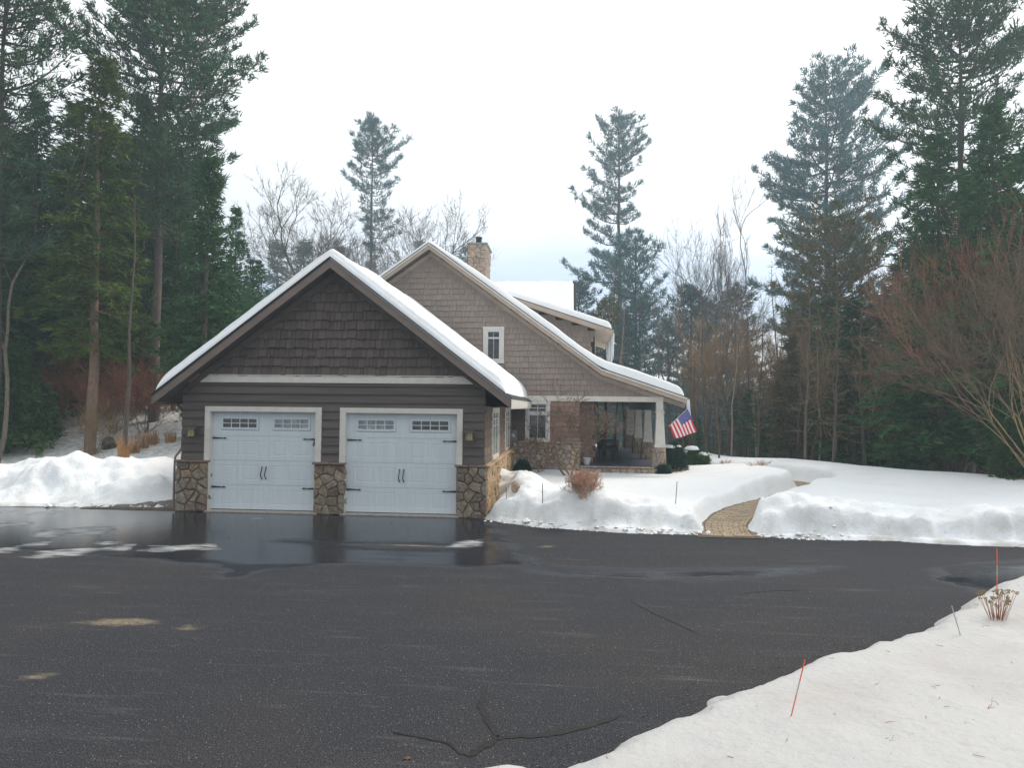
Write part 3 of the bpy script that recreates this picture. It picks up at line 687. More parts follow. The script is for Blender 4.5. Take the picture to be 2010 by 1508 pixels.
# side stone wall
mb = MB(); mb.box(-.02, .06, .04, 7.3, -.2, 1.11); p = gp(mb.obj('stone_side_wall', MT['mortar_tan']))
stone_face(p, -.05, 7.3, 0.1, 1.11, .2, 1.6, 31, right(.058), MT['stone_sunlit'], .05)
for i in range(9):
    cap = MB(); y0 = -.1 + i * .825; cap.box(-.01, .16, y0 + .004, y0 + .82, 1.112, 1.155); gp(cap.obj('cap_stone', MT['stone_sunlit'], bevel=.01))
# side siding boards with two windows
WIN_S = [(1.15, 2.25), (3.9, 5.1)]
for yy in []: pass
# window positions from the photograph
def sideY(px):                        # depth on plane x=0 seen at column px
    d = ray(px, 850); return CAM[1] + d[1] * ((0.0 - CAM[0]) / d[0])
ws = [(sideY(963.7), sideY(976.5)), (sideY(989.8), sideY(998.5))]
def lap_side(y0, y1, z0, h):
    mb = MB(); mb.add([(.03, y0, z0), (.03, y1, z0), (-.02, y1, z0), (-.02, y0, z0), (.008, y0, z0 + h), (.008, y1, z0 + h), (-.02, y1, z0 + h), (-.02, y0, z0 + h)],
                      [(0, 1, 2, 3), (4, 7, 6, 5), (0, 4, 5, 1), (1, 5, 6, 2), (2, 6, 7, 3), (3, 7, 4, 0)]); return mb
for i in range(9):
    z0 = 1.165 + RW * i; h = min(RW + .004, 2.9 - z0)
    cuts = [.0, ws[0][0], ws[0][1], ws[1][0], ws[1][1], 7.36]
    for a, b_ in ((cuts[0], cuts[1]), (cuts[2], cuts[3]), (cuts[4], cuts[5])) if z0 < 2.36 else ((0, 7.36),):
        gp(lap_side(a, b_, z0, h).obj('siding_board', MT['siding_sunlit']))
mb = MB(); mb.box(-.005, .04, -.034, -.0, 1.16, 2.9)
for a, b_ in ws:
    mb = MB(); t_ = .09; z0, z1 = 1.16, 2.42
    mb.box(.0, .05, a, a + t_, z0, z1); mb.box(.0, .05, b_ - t_, b_, z0, z1); mb.box(.0, .055, a + t_, b_ - t_, z1 - t_ * 1.4, z1); mb.box(.0, .06, a + t_, b_ - t_, z0, z0 + t_)
    wn = gp(mb.obj('side_window', MT['cream']))
    mb = MB(); mb.box(.005, .02, a + t_, b_ - t_, z0 + t_, z1 - t_ * 1.4); o = mb.obj('pane', MT['glass_pale_refl']); o.parent = wn
    mb = MB(); ym = (a + b_) / 2; mb.box(.021, .036, ym - .015, ym + .015, z0 + t_, z1 - .13); mb.box(.021, .034, a + t_, b_ - t_, 1.98, 2.0); mb.box(.021, .034, a + t_, b_ - t_, 2.14, 2.16); o = mb.obj('muntin', MT['cream']); o.parent = wn

# doors
def garage_door(X1, X2, x0, x1, pale, tagtxt):
    fw = .115; zt = 2.386
    # frame: head and jambs with returns
    mb = MB(); mb.box(X1, x0 - .0, -.05, .0, 0, zt - fw); mb.box(x1, X2, -.05, .0, 0, zt - fw); mb.box(X1, X2, -.05, .0, zt - fw, zt)
    mb.box(x0 - .03, x0 + .0, .0, .16, 0, zt - fw); mb.box(x1, x1 + .03, .0, .16, 0, zt - fw); mb.box(x0 - .03, x1 + .03, .0, .16, zt - fw, zt - fw + .03)
    gp(mb.obj('door_frame', MT['cream'], bevel=.004))
    mb = MB(); mb.box(X1 + .05, X2 - .05, -.11, .2, -.05, .028); gp(mb.obj('threshold', MT['concrete'], bevel=.006))
    zb, zs = .045, 2.275; sh = (zs - zb) / 4 - 0.0
    sh = .5575
    core = MB(); core.box(x0, x1, .125, .15, zb, zs); d = gp(core.obj('garage_door', MT['door'])); d['label'] = tagtxt
    W = x1 - x0
    pxs = [(.072, .245), (.272, .447), (.565, .735), (.765, .94)]
    for k in range(4):
        z0 = zb + k * sh; z1 = z0 + sh - .006; mb = MB()
        yf = .105
        rects = []
        if k < 3:
            for a, b_ in pxs: rects.append((x0 + a * W, x0 + b_ * W, z0 + .115, z0 + .115 + .33))
        else:
            for a, b_ in ((.072, .447), (.565, .94)): rects.append((x0 + a * W, x0 + b_ * W, z0 + .10, z0 + .445))
        xs_ = [x0] + [q for r_ in rects for q in r_[:2]] + [x1]; zs_ = [z0, rects[0][2], rects[0][3], z1]
        for zi in range(3):
            if zi == 1:
                for j in range(0, len(xs_), 2): mb.add([(xs_[j], yf, zs_[1]), (xs_[j + 1], yf, zs_[1]), (xs_[j + 1], yf, zs_[2]), (xs_[j], yf, zs_[2])], [(0, 1, 2, 3)])
            else: mb.add([(x0, yf, zs_[zi]), (x1, yf, zs_[zi]), (x1, yf, zs_[zi + 1]), (x0, yf, zs_[zi + 1])], [(0, 1, 2, 3)])
        mb.add([(x0, yf, z0), (x1, yf, z0), (x1, .125, z0), (x0, .125, z0), (x0, yf, z1), (x1, yf, z1), (x1, .125, z1), (x0, .125, z1)], [(0, 3, 2, 1), (4, 5, 6, 7), (0, 4, 7, 3), (1, 2, 6, 5)])
        for (a, b_, c_, d_) in rects:
            w1, w2, dp = .010, .024, .0075
            R0 = [(a, yf, c_), (b_, yf, c_), (b_, yf, d_), (a, yf, d_)]
            R1 = [(a + .030, yf + dp, c_ + w1), (b_ - .030, yf + dp, c_ + w1), (b_ - .030, yf + dp, d_ - w1), (a + .030, yf + dp, d_ - w1)]
            R2 = [(a + .075, yf + dp * .2, c_ + w2), (b_ - .075, yf + dp * .2, c_ + w2), (b_ - .075, yf + dp * .2, d_ - w2), (a + .075, yf + dp * .2, d_ - w2)]
            n0 = [0, 1, 2, 3]; vs = R0 + R1 + R2
            fs = [(i, (i + 1) % 4, 4 + (i + 1) % 4, 4 + i) for i in range(4)] + [(4 + i, 4 + (i + 1) % 4, 8 + (i + 1) % 4, 8 + i) for i in range(4)] + [(8, 9, 10, 11)]
            mb.add(vs, fs)
        o = mb.obj('door_section', MT['door']); o.parent = d
    # lights in the top section
    for q, (a, b_) in enumerate(((.072, .447), (.565, .94))):
        xa, xb = x0 + a * W + .02, x0 + b_ * W - .02; za, zc = zb + 3 * sh + .145, zb + 3 * sh + .43
        fr = MB(); t_ = .045
        fr.box(xa, xb, .085, .108, za, za + t_); fr.box(xa, xb, .085, .108, zc - t_, zc); fr.box(xa, xa + t_, .085, .108, za + t_, zc - t_); fr.box(xb - t_, xb, .085, .108, za + t_, zc - t_)
        ia, ib, ja, jb = xa + t_, xb - t_, za + t_, zc - t_; cw = (ib - ia) / 4
        for k in range(1, 4): fr.box(ia + k * cw - .009, ia + k * cw + .009, .088, .1, ja, jb)
        zm = (ja + jb) / 2; fr.box(ia, ib, .0875, .1, zm - .008, zm + .008)
        o = fr.obj('window_insert', MT['door'], bevel=.003); o.parent = d
        for k in range(4):
            for l_ in range(2):
                mb = MB(); mb.box(ia + k * cw + .003, ia + (k + 1) * cw - .003, .094 + .001 * ((k + l_) % 2), .104, ja if l_ == 0 else zm + .002, zm - .002 if l_ == 0 else jb)
                o = mb.obj('pane', MT['glass_dark'] if (q == pale) else MT['glass_pale_refl']); o.parent = d
    # strap hinges
    for s, zz in ((-1, zb + 2 * sh + .50), (1, zb + 2 * sh + .50), (-1, zb + .50), (1, zb + .50)):
        xe = x0 + .005 if s < 0 else x1 - .005; g = -s; mb = MB()
        pts = [(0, -.022), (.25, -.008), (.27, -.008), (.28, -.02), (.335, 0), (.28, .02), (.27, .008), (.25, .008), (0, .022)]
        pl = [(xe + g * a, zz + b_) for a, b_ in pts]
        if g < 0: pl = pl[::-1]
        mb.prism(pl, .084, .1045); o = mb.obj('strap_hinge', MT['iron']); o.parent = d
    # pull handles
    for s in (-1, 1):
        xm = (x0 + x1) / 2 + s * .048; z0 = zb + 1 * sh + .03 + .13; mb = MB()
        mb.tube([(xm - .0, .1, z0), (xm - .012, .07, z0 + .03), (xm - .012, .045, z0 + .09), (xm + .004, .045, z0 + .16), (xm + .002, .075, z0 + .21), (xm, .1, z0 + .235)], [.010, .010, .011, .011, .010, .010], 6)
        for zz in (z0 - .02, z0 + .235): mb.prism([(xm - .016, zz), (xm, zz - .02), (xm + .016, zz), (xm, zz + .035)], .09, .104)
        o = mb.obj('pull_handle', MT['iron']); o.parent = d
    mb = MB(); mb.box(x0 + .002, x1 - .002, .108, .148, .0285, zb - .001); o = mb.obj('bottom_seal', MT['seal']); o.parent = d
    return d
garage_door(-6.409, -3.678, -6.285, -3.818, 0, 'left bay door with dark glass in its left light')
garage_door(-3.257, -.476, -3.121, -.604, 1, 'right bay door with darker glass in its right light')

def wall_lantern(x, z, label):
    r_ = empty('wall_lantern', (x, -.05, z), label, 'wall lamp', 'wall lamps beside the garage doors'); r_.scale = (1.3, 1.3, 1.0)
    mb = MB(); mb.box(-.03, .03, .012, .03, -.11, .03); mb.tube([(0, .015, 0), (0, -.03, .06), (0, -.09, .085), (0, -.12, .05)], .008, 6); mb.obj('bracket', MT['lamp_metal'], r_)
    mb = MB(); mb.lathe([(.0, .075), (.012, .07), (.015, .045), (.05, .03), (.125, -.012), (.127, -.022), (.06, -.02), (0, -.02)], (0, -.12, 0), 20); mb.obj('shade', MT['lamp_metal'], r_, smooth=False)
    mb = MB(); mb.lathe([(.012, .16), (.006, .13), (.014, .11), (.008, .09), (.014, .07)], (0, -.12, 0), 8); mb.obj('finial', MT['lamp_metal'], r_)
    mb = MB(); mb.lathe([(0.0, -.025), (.052, -.025), (.062, -.19), (0, -.19)], (0, -.12, 0), 16); mb.obj('glass', MT['lamp_glass'], r_)
    mb = MB()
    for k in range(6):
        t_ = k * math.pi / 3; mb.tube([(.055 * math.cos(t_), -.12 + .055 * math.sin(t_), -.025), (.066 * math.cos(t_), -.12 + .066 * math.sin(t_), -.195)], .004, 4)
    mb.lathe([(0, -.19), (.078, -.19), (.08, -.205), (.03, -.215), (0, -.23)], (0, -.12, 0), 16); mb.obj('cage', MT['lamp_metal'], r_)
wall_lantern(-6.64, 1.905, 'brass wall lantern left of the left garage door, above the left stone pier')
wall_lantern(-.31, 1.905, 'brass wall lantern right of the right garage door, above the corner pier')
mb = MB(); mb.add([(-3.84, -.0, 1.68), (-3.80, .01, 1.62), (-3.86, .0, 1.50), (-3.90, .02, 1.52), (-3.85, -.02, 1.6)], [(0, 1, 4), (1, 2, 4), (2, 3, 4), (3, 0, 4)])
lf = mb.obj('leaf', MT['leaf']); tag(lf, 'brown dead leaf stuck to the right edge of the left garage door', 'leaf')

# snow lying on roofs
def roof_snow(name, prof, y0, y1, th, label, seed, edge=.16, ns=90, ny=60, endpow=.5, yround=.14):
    prof = np.array(prof, float); seg = np.hypot(*(prof[1:] - prof[:-1]).T); cum = np.r_[0, np.cumsum(seg)]
    s = np.linspace(0, cum[-1], ns); s = np.sort(np.r_[s, np.linspace(0, edge, 8), cum[-1] - np.linspace(0, edge, 8)]); 
    y = np.sort(np.r_[np.linspace(y0, y1, ny), y0 + np.linspace(0, yround, 8), y1 - np.linspace(0, yround, 8)])
    S, Y = np.meshgrid(s, y); X = np.interp(S, cum, prof[:, 0]); Z = np.interp(S, cum, prof[:, 1])
    # soften ridge and kink
    T_ = th(X, Y) if callable(th) else th
    T_ = T_ * (1 + .22 * fbm(X * .9, Y * .9, seed, 4)) + .012 * fbm(X * 5, Y * 5, seed + 3, 2)
    ed = np.minimum(S, cum[-1] - S); ey = np.minimum(Y - y0, y1 - Y)
    k1 = np.clip(ed / edge, 0, 1); k2 = np.clip(ey / yround, 0, 1)
    T_ = T_ * np.sqrt(np.clip(1 - (1 - k1) ** 2, 0, 1)) ** 1.0 * (.35 + .65 * np.sqrt(np.clip(1 - (1 - k2) ** 2, 0, 1)))
    wav = .03 * fbm(Y * 1.3, Y * 0 + seed, seed, 3)
    top = np.stack([X + wav * (ed < .3), Y + .03 * fbm(X * 1.5, Y * 0, seed + 9, 3) * (ey < .2), Z + T_ + .02], -1); bot = np.stack([X, Y, Z + .023 + 0 * T_], -1)
    ny_, ns_ = S.shape; V = np.concatenate([top.reshape(-1, 3), bot.reshape(-1, 3)]); n = ny_ * ns_; I = np.arange(n).reshape(ny_, ns_)
    q = [np.stack([I[:-1, :-1], I[:-1, 1:], I[1:, 1:], I[1:, :-1]], -1).reshape(-1, 4)]
    for e_ in (I[0, :], I[-1, ::-1], I[::-1, 0], I[:, -1]): q.append(np.stack([e_[:-1] + n, e_[1:] + n, e_[1:], e_[:-1]], -1))
    me = trimesh(name, V, np.concatenate(q), True); o = link(name, me, MT['snow_roof']); tag(o, label, 'snow', kind='stuff'); return o
GS = lambda x: zg(x)
roof_snow('roof_snow', [(-7.34, GS(-7.34)), (GX - .25, GS(GX - .25)), (GX, PLAN_G - .035), (GX + .25, GS(GX + .25)), (.52, GS(.52))], -.47, 7.36,
          lambda X, Y: .25 + .05 * sstep(-3, .2, X) + .07 * sstep(0, 4, Y), 'thick rounded snow lying on the garage roof', 3, edge=.34, ns=110, ny=90)

# ================================================================== house
RP = [(-7.9, 7.78 - .711 * 5.15), (-2.75, 7.78), (2.88, 3.70), (5.56, 2.80)]
def zh(x): return float(np.interp(x, [p[0] for p in RP], [p[1] for p in RP]))
HY = 7.42
hs = empty('house', (0, 12, 0), 'brown shingled house with steep flared gable roof, stone base and white column porch', 'house')
def hp(o): return P(o, hs)
U = .20
mb = MB()
mb.prism([(-7, 0), (2.2, 0), (2.2, zh(2.2) - U), (-2.75, 7.78 - U), (-7, zh(-7) - U)], HY + .03, 8.4)
mb.prism([(-7, 0), (2.72, 0), (2.72, zh(2.72) - U), (-2.75, 7.78 - U), (-7, zh(-7) - U)], 8.45, 18.5)
mb.prism([(2.2, 2.66), (4.86, 2.66), (4.86, zh(4.86) - U - .02), (2.88, 3.70 - U), (2.2, zh(2.2) - U)], HY + .03, HY + .16)
hp(mb.obj('wall', MT['wallcore']))
mb = MB(); mb.prism([(-5.5, 5.0), (.5, 2.82), (4.86, 2.82), (4.86, zh(4.86) - U - .02), (2.88, 3.70 - U), (-2.75, 7.78 - U), (-5.5, zh(-5.5) - U)], HY, HY + .028)
hg = hp(mb.obj('gable_wall', MT['wallcore']))
def silh(x):                          # top of what the garage roof hides, in the house wall plane
    return np.interp(x, [-5.6, -4.4, -.3, .6], [6.2, 6.35, 3.95, 2.75])
UW = (-.97, -.28, 3.87, 5.08)
def inside_h(x, z):
    if z > zh(x) - U + .06 or x > 4.84 or x < -5.4: return False
    if z < silh(x) - .55: return False
    if UW[0] + .10 < x < UW[1] - .10 and UW[2] + .02 < z < UW[3] - .16: return False
    return z > 2.75
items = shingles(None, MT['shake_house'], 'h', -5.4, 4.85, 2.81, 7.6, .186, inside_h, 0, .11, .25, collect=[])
# narrow top of the wall, so put the ones lowest on screen and widest first
items.sort(key=lambda q: -(q[0] * (1 + (1.2 if silh(q[1]) - .1 < q[2] else 0))))
fnh = under(hs, hg)
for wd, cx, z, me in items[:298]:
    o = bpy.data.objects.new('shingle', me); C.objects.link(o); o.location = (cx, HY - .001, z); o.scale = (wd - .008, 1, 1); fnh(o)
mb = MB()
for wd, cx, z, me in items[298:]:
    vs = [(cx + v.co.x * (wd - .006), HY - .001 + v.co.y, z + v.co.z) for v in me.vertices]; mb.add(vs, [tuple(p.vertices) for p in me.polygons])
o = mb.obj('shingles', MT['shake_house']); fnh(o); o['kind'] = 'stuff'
# beam band and corner post of the porch
mb = MB(); mb.box(.2, 4.88, HY - .06, HY + .0, 2.65, 2.82); hp(mb.obj('porch_beam', MT['cream_house'], bevel=.004))
mb = MB(); mb.box(4.66, 4.88, HY - .061, HY + .16, 2.39, 2.65); hp(mb.obj('beam_end', MT['cream_house'], bevel=.004))
mb = MB(); mb.box(4.66, 4.88, HY + .161, 18.2, 2.39, 2.80); hp(mb.obj('porch_side_beam', MT['ceiling']))
mb = MB(); mb.box(2.72, 4.88, 18.2, 18.4, 2.52, 2.80); hp(mb.obj('porch_far_beam', MT['cream_house']))
mb = MB(); mb.box(2.2, 4.66, HY + .16, 18.2, 2.72, 2.76); hp(mb.obj('porch_ceiling', MT['ceiling']))
# clapboards either side of the window
HW = .163
for i in range(8):
    z0 = 1.345 + HW * i; h = min(HW + .004, 2.652 - z0)
    for a, b_, mm in ((-.0, .45, MT['siding']), (1.25, 2.21, MT['siding_house'])):
        hp(lap(a, b_, z0, h, HY - .005).obj('siding_board', mm))
# lower window: trim, transom lights and paired casements
def window(parent, x0, x1, z0, z1, y, tr, panes, name='window', mull=None, m=MT['cream_house']):
    mb = MB(); mb.box(x0, x0 + tr, y - .045, y, z0 + tr, z1 - tr); mb.box(x1 - tr, x1, y - .045, y, z0 + tr, z1 - tr)
    mb.box(x0 - .01, x1 + .01, y - .055, y, z1 - tr, z1); mb.box(x0 - .01, x1 + .01, y - .06, y, z0, z0 + tr)
    wn = parent(mb.obj(name, m, bevel=.004))
    fr = MB(); fr.box(x0 + tr, x1 - tr, y + .0, y + .012, z0 + tr, z1 - tr); o = fr.obj('sash', MT['pvc']); o.parent = wn
    for (a, b_, c_, d_) in panes:
        W_, H_ = x1 - x0 - 2 * tr, z1 - z0 - 2 * tr
        mb = MB(); mb.box(x0 + tr + a * W_, x0 + tr + b_ * W_, y - .012, y + .006, z0 + tr + c_ * H_, z0 + tr + d_ * H_); o = mb.obj('pane', MT['glass_dark']); o.parent = wn
    if mull:
        W_, H_ = x1 - x0 - 2 * tr, z1 - z0 - 2 * tr; mb = MB()
        for (a, b_, c_, d_) in mull: mb.box(x0 + tr + a * W_, x0 + tr + b_ * W_, y - .03, y - .0125, z0 + tr + c_ * H_, z0 + tr + d_ * H_)
        o = mb.obj('muntin', MT['pvc']); o.parent = wn
    return wn
window(hp, .44, 1.25, 1.29, 2.648, HY - .02, .10, [(.08, .48, .80, .88), (.52, .92, .80, .88), (.08, .48, .905, .98), (.52, .92, .905, .98), (.07, .485, .05, .68), (.515, .93, .05, .68)],
       mull=[(0, 1, .70, .78), (.49, .51, .03, .70), (.03, .07, .03, .70), (.93, .97, .03, .70)])
window(hp, UW[0], UW[1], UW[2], UW[3], HY - .035, .10, [(.14, .48, .06, .70), (.52, .86, .06, .70), (.14, .48, .76, .92), (.52, .86, .76, .92)], mull=[(.0, .12, 0, 1), (.88, 1, 0, 1), (.12, .88, .93, 1), (.12, .88, 0, .05)])
# stone base below
mb = MB(); mb.box(.0, 2.24, HY - .03, HY + .03, 0, 1.28); p = hp(mb.obj('stone_base', MT['mortar_tan']))
stone_face(p, .0, 2.24, .1, 1.27, .17, 1.25, 71, front(HY - .028), MT['stone_house'], .045)
for i in range(4):
    cap = MB(); cap.box(.0 + i * .57, .565 + i * .57, HY - .12, HY + .0, 1.285, 1.335); hp(cap.obj('cap_stone', MT['stone_house'], bevel=.01))
# recessed porch wall
mb = MB(); mb.box(2.2, 2.76, 8.38, 8.44, .3, 2.72); pw = hp(mb.obj('porch_wall', MT['wallcore']))
shingles(lambda o: setattr(o, 'parent', pw), MT['siding_house'], 'p', 2.24, 2.66, .6, 2.6, .186, lambda x, z: x < 2.72, 8.378, .12, .24)
# porch deck and front edge
mb = MB(); mb.box(2.2, 5.0, HY - .1, 18.4, .50, .58); hp(mb.obj('porch_deck', MT['deck']))
mb = MB(); mb.box(2.26, 5.0, HY - .14, HY + .1, 0, .52); p = hp(mb.obj('porch_base', MT['mortar_tan']))
stone_face(p, 2.26, 5.0, .12, .50, .17, 1.6, 75, front(HY - .138), MT['stone_house'], .04)
for i in range(3):
    cap = MB(); cap.box(2.26 + i * .78, 2.26 + i * .78 + .77, HY - .2, HY + .05, .525, .57); hp(cap.obj('cap_stone', MT['stone_house'], bevel=.01))
# columns
for i, y in enumerate((7.55, 11.05, 14.55, 18.05)):
    col = hp(MB().box(4.61, 4.99, y - .19, y + .19, 1.19, 1.235).obj('porch_column', MT['cream_house'], bevel=.006))
    cx = 4.79
    def fr(w0, w1, z0, z1): return MB().add([(cx + sx_ * w_, y + sy_ * w_, z_) for z_, w_ in ((z0, w0), (z1, w1)) for sx_, sy_ in ((-1, -1), (1, -1), (1, 1), (-1, 1))], [(0, 3, 2, 1), (4, 5, 6, 7), (0, 1, 5, 4), (1, 2, 6, 5), (2, 3, 7, 6), (3, 0, 4, 7)])
    o = fr(.165, .115, 1.235, 2.30).obj('shaft', MT['cream_house'], bevel=.005); o.parent = col
    o = fr(.145, .15, 2.30, 2.33).obj('capital', MT['cream_house']); o.parent = col
    o = fr(.12, .125, 2.33, 2.39).obj('capital_block', MT['cream_house']); o.parent = col
    o = fr(.185, .17, 1.236, 1.30).obj('plinth', MT['cream_house']); o.parent = col
    zb_ = .25 if i == 0 else .58
    o = fr(.215, .17, zb_, 1.19).obj('pier', MT['mortar_tan']); o.parent = col
    def pl(a, b_, k, y=y, zb_=zb_):
        w_ = .215 - .045 * (b_ - zb_) / (1.19 - zb_); return (cx + a * w_, y - w_ - k, b_)
    stone_face(col, -1, 1, zb_, 1.185, .17, 4.5, 80 + i, pl, MT['stone_house'], .03, gap=.02)
    def pl2(a, b_, k, y=y, zb_=zb_):
        w_ = .215 - .045 * (b_ - zb_) / (1.19 - zb_); return (cx - w_ - k, y - a * w_, b_)
    stone_face(col, -1, 1, zb_, 1.185, .17, 4.5, 90 + i, pl2, MT['stone_house'], .03, gap=.02)
# roof
mb = MB(); slope_slab(mb, RP, .17, 7.0, 18.6); hp(mb.obj('roof', MT['soffit']))
mb = MB(); slope_slab(mb, [(a, b_ + .022) for a, b_ in RP], .02, 6.95, 18.65); hp(mb.obj('roof_covering', MT['shingle_roof']))
def rake(parent, pts, th, y0, y1, m, name='rake_board'):
    for (a, b_), (c_, d_) in zip(pts[:-1], pts[1:]):
        parent(MB().prism([(a, b_ - th), (c_, d_ - th), (c_, d_ - .002), (a, b_ - .002)], y0, y1).obj(name, m, bevel=.003))
rake(hp, RP, .20, 6.965, 6.998, MT['rake_house'])
rake(hp, [(a, b_ - .01) for a, b_ in RP], .055, 6.94, 6.963, MT['cream_house'], 'rake_moulding')
rake(hp, [(a, b_ - .2) for a, b_ in RP], .14, HY - .05, HY - .03, MT['rake_house'], 'frieze_board')
mb = MB(); mb.box(5.55, 5.575, 6.97, 18.6, 2.61, 2.79); hp(mb.obj('fascia', MT['cream_house']))
roof_snow('roof_snow', [(-7.8, zh(-7.8)), (-2.9, zh(-2.9)), (-2.75, 7.75), (-2.6, zh(-2.6)), (2.75, zh(2.75)), (3.1, zh(3.1)), (5.50, zh(5.50))], 6.97, 18.6,
          lambda X, Y: .12 + .13 * sstep(-2.9, -.8, X) + .05 * sstep(1.5, 4, X) + .06 * sstep(7, 9, Y), 'snow lying on the flared main roof of the house', 8, edge=.26, ns=120, ny=70)
# shed dormer
DZ = lambda x: 6.22 - .33 * (x + .04)
mb = MB(); mb.prism([(.05, zh(.05) + .03), (2.74, zh(2.74) + .03), (2.74, DZ(2.74) - .15), (.05, DZ(.05) - .15)], 8.93, 14.2); hp(mb.obj('dormer_core', MT['wallcore']))
mb = MB(); mb.box(2.741, 2.76, 8.93, 14.2, 4.0, DZ(2.74) - .16); hp(mb.obj('dormer_front', MT['cream_house']))
dw = hp(MB().prism([(.05, zh(.05) + .04), (2.74, zh(2.74) + .04), (2.74, DZ(2.74) - .16), (.05, DZ(.05) - .16)], 8.9, 8.929).obj('dormer_wall', MT['wallcore']))
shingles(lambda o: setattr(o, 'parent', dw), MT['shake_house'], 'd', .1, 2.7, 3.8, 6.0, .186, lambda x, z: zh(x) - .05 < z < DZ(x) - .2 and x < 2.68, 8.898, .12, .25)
mb = MB(); slope_slab(mb, [(-.6, DZ(-.6)), (3.33, DZ(3.33))], .14, 8.5, 14.5); hp(mb.obj('dormer_roof', MT['rake_house']))
rake(hp, [(-.5, DZ(-.5)), (3.34, DZ(3.34))], .17, 8.47, 8.498, MT['rake_house'])
mb = MB(); mb.box(3.332, 3.355, 8.5, 14.5, DZ(3.33) - .17, DZ(3.33)); hp(mb.obj('fascia', MT['cream_house']))
roof_snow('roof_snow', [(-.3, DZ(-.3)), (3.3, DZ(3.3))], 8.47, 14.5, .22, 'snow lying on the low shed dormer roof', 12, edge=.18, ns=50, ny=40)
# cross wing behind
mb = MB(); mb.add([(-4, 13.2, 6.12), (2.1, 13.2, 6.12), (2.1, 16, 8.12), (-4, 16, 8.12), (-4, 18.8, 6.12), (2.1, 18.8, 6.12), (-4, 13.2, 5.95), (2.1, 13.2, 5.95), (2.1, 16, 7.95), (-4, 16, 7.95), (-4, 18.8, 5.95), (2.1, 18.8, 5.95)],
              [(0, 1, 2, 3), (3, 2, 5, 4), (7, 6, 9, 8), (8, 9, 10, 11), (1, 7, 8, 2), (2, 8, 11, 5), (0, 3, 9, 6), (3, 4, 10, 9), (0, 6, 7, 1), (4, 5, 11, 10)]); hp(mb.obj('cross_wing_roof', MT['shingle_roof']))
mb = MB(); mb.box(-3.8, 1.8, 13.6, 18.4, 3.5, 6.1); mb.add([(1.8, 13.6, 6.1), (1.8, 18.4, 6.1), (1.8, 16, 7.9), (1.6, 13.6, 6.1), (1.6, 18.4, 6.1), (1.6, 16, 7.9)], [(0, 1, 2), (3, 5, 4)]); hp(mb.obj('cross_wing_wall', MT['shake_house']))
mb = MB(); mb.add([(2.1, 13.18, 6.0), (2.14, 13.18, 6.0), (2.14, 16, 8.02), (2.1, 16, 8.02), (2.1, 13.18, 6.16), (2.14, 13.18, 6.16), (2.14, 16, 8.20), (2.1, 16, 8.20)], [(0, 3, 2, 1), (4, 5, 6, 7), (0, 1, 5, 4), (1, 2, 6, 5), (2, 3, 7, 6), (3, 0, 4, 7)]); hp(mb.obj('cross_wing_rake', MT['metal_dark']))
def wing_snow():
    xs = np.linspace(-3.8, 2.03, 80); ts = np.linspace(0, 1, 30); X, T = np.meshgrid(xs, ts)
    top = .935 + .06 * fbm(X * 2.2, X * 0, 5, 4)
    tt = T * top; Yv = 13.2 + 2.8 * tt; Z = 6.12 + 2.0 * tt; e_ = np.minimum(np.minimum((2.03 - X) / .12, (1 - T) / .06), 1); th_ = (.17 + .03 * fbm(X, Yv, 6, 3)) * np.sqrt(np.clip(1 - (1 - np.clip(e_, 0, 1)) ** 2, 0, 1)) + .012
    V = np.stack([X, Yv, Z + th_], -1).reshape(-1, 3); i = np.arange(V.shape[0]).reshape(30, 80); T4 = np.stack([i[:-1, :-1], i[:-1, 1:], i[1:, 1:], i[1:, :-1]], -1).reshape(-1, 4)
    o = link('roof_snow', trimesh('roof_snow', V, T4, True), MT['snow_roof']); tag(o, 'snow on the high cross wing roof behind the dormer, dark ridge bared', 'snow', kind='stuff')
wing_snow()
# chimney
ch = hp(MB().box(-2.03, -1.38, 11.02, 12.53, 5.5, 8.68).obj('chimney', MT['mortar_tan']))
stone_face(ch, -2.06, -1.36, 6.6, 8.68, .17, 1.3, 101, front(11.02), MT['stone_house'], .03)
stone_face(ch, 11.0, 12.53, 6.6, 8.68, .17, 1.3, 102, right(-1.38), MT['stone_house'], .03)
o = MB().box(-2.1, -1.3, 10.96, 12.6, 8.68, 8.75).obj('chimney_cap', MT['metal_grey'], bevel=.01); o.parent = ch
o = MB().box(-1.82, -1.62, 11.5, 11.75, 8.751, 9.06).obj('flue', MT['metal_dark']); o.parent = ch
mb = MB(); mb.box(-1.84, -1.60, 11.48, 11.77, 9.061, 9.09); o = mb.obj('flue_cap', MT['metal_dark']); o.parent = ch

# icicles on the eaves
def icicles(x, y, z, spec, label):
    r_ = empty('icicle_cluster', (x, y, z), label, 'icicles'); rr = random.Random(5)
    for (dx_, dy_, ln, rd) in spec:
        mb = MB(); mb.tube([(dx_, dy_, .03), (dx_ + rr.uniform(-.008, .008), dy_, -ln * .35), (dx_ + rr.uniform(-.01, .01), dy_, -ln * .75), (dx_, dy_, -ln)], [rd, rd * .8, rd * .45, .003], 7); mb.obj('icicle', MT['ice'], r_, smooth=True)
icicles(3.36, 8.6, 4.96, [(0, 0, .55, .035), (.02, .5, .85, .04), (0, 1.0, 1.05, .05), (.0, 1.35, .9, .04), (.02, 1.8, 1.1, .05), (0, 2.4, .95, .05), (0, 3.0, .8, .05), (0, 3.5, .9, .04), (0, 4.1, .6, .04)], 'long icicles hanging from the end of the dormer eave')
icicles(5.6, 7.0, 2.7, [(0, 0, .5, .045), (-.03, .02, .36, .035), (.03, .05, .42, .03), (0, .2, .3, .03), (-.01, .6, .2, .02), (0, 1.2, .22, .02)], 'ice hanging from the porch eave corner above the flag')

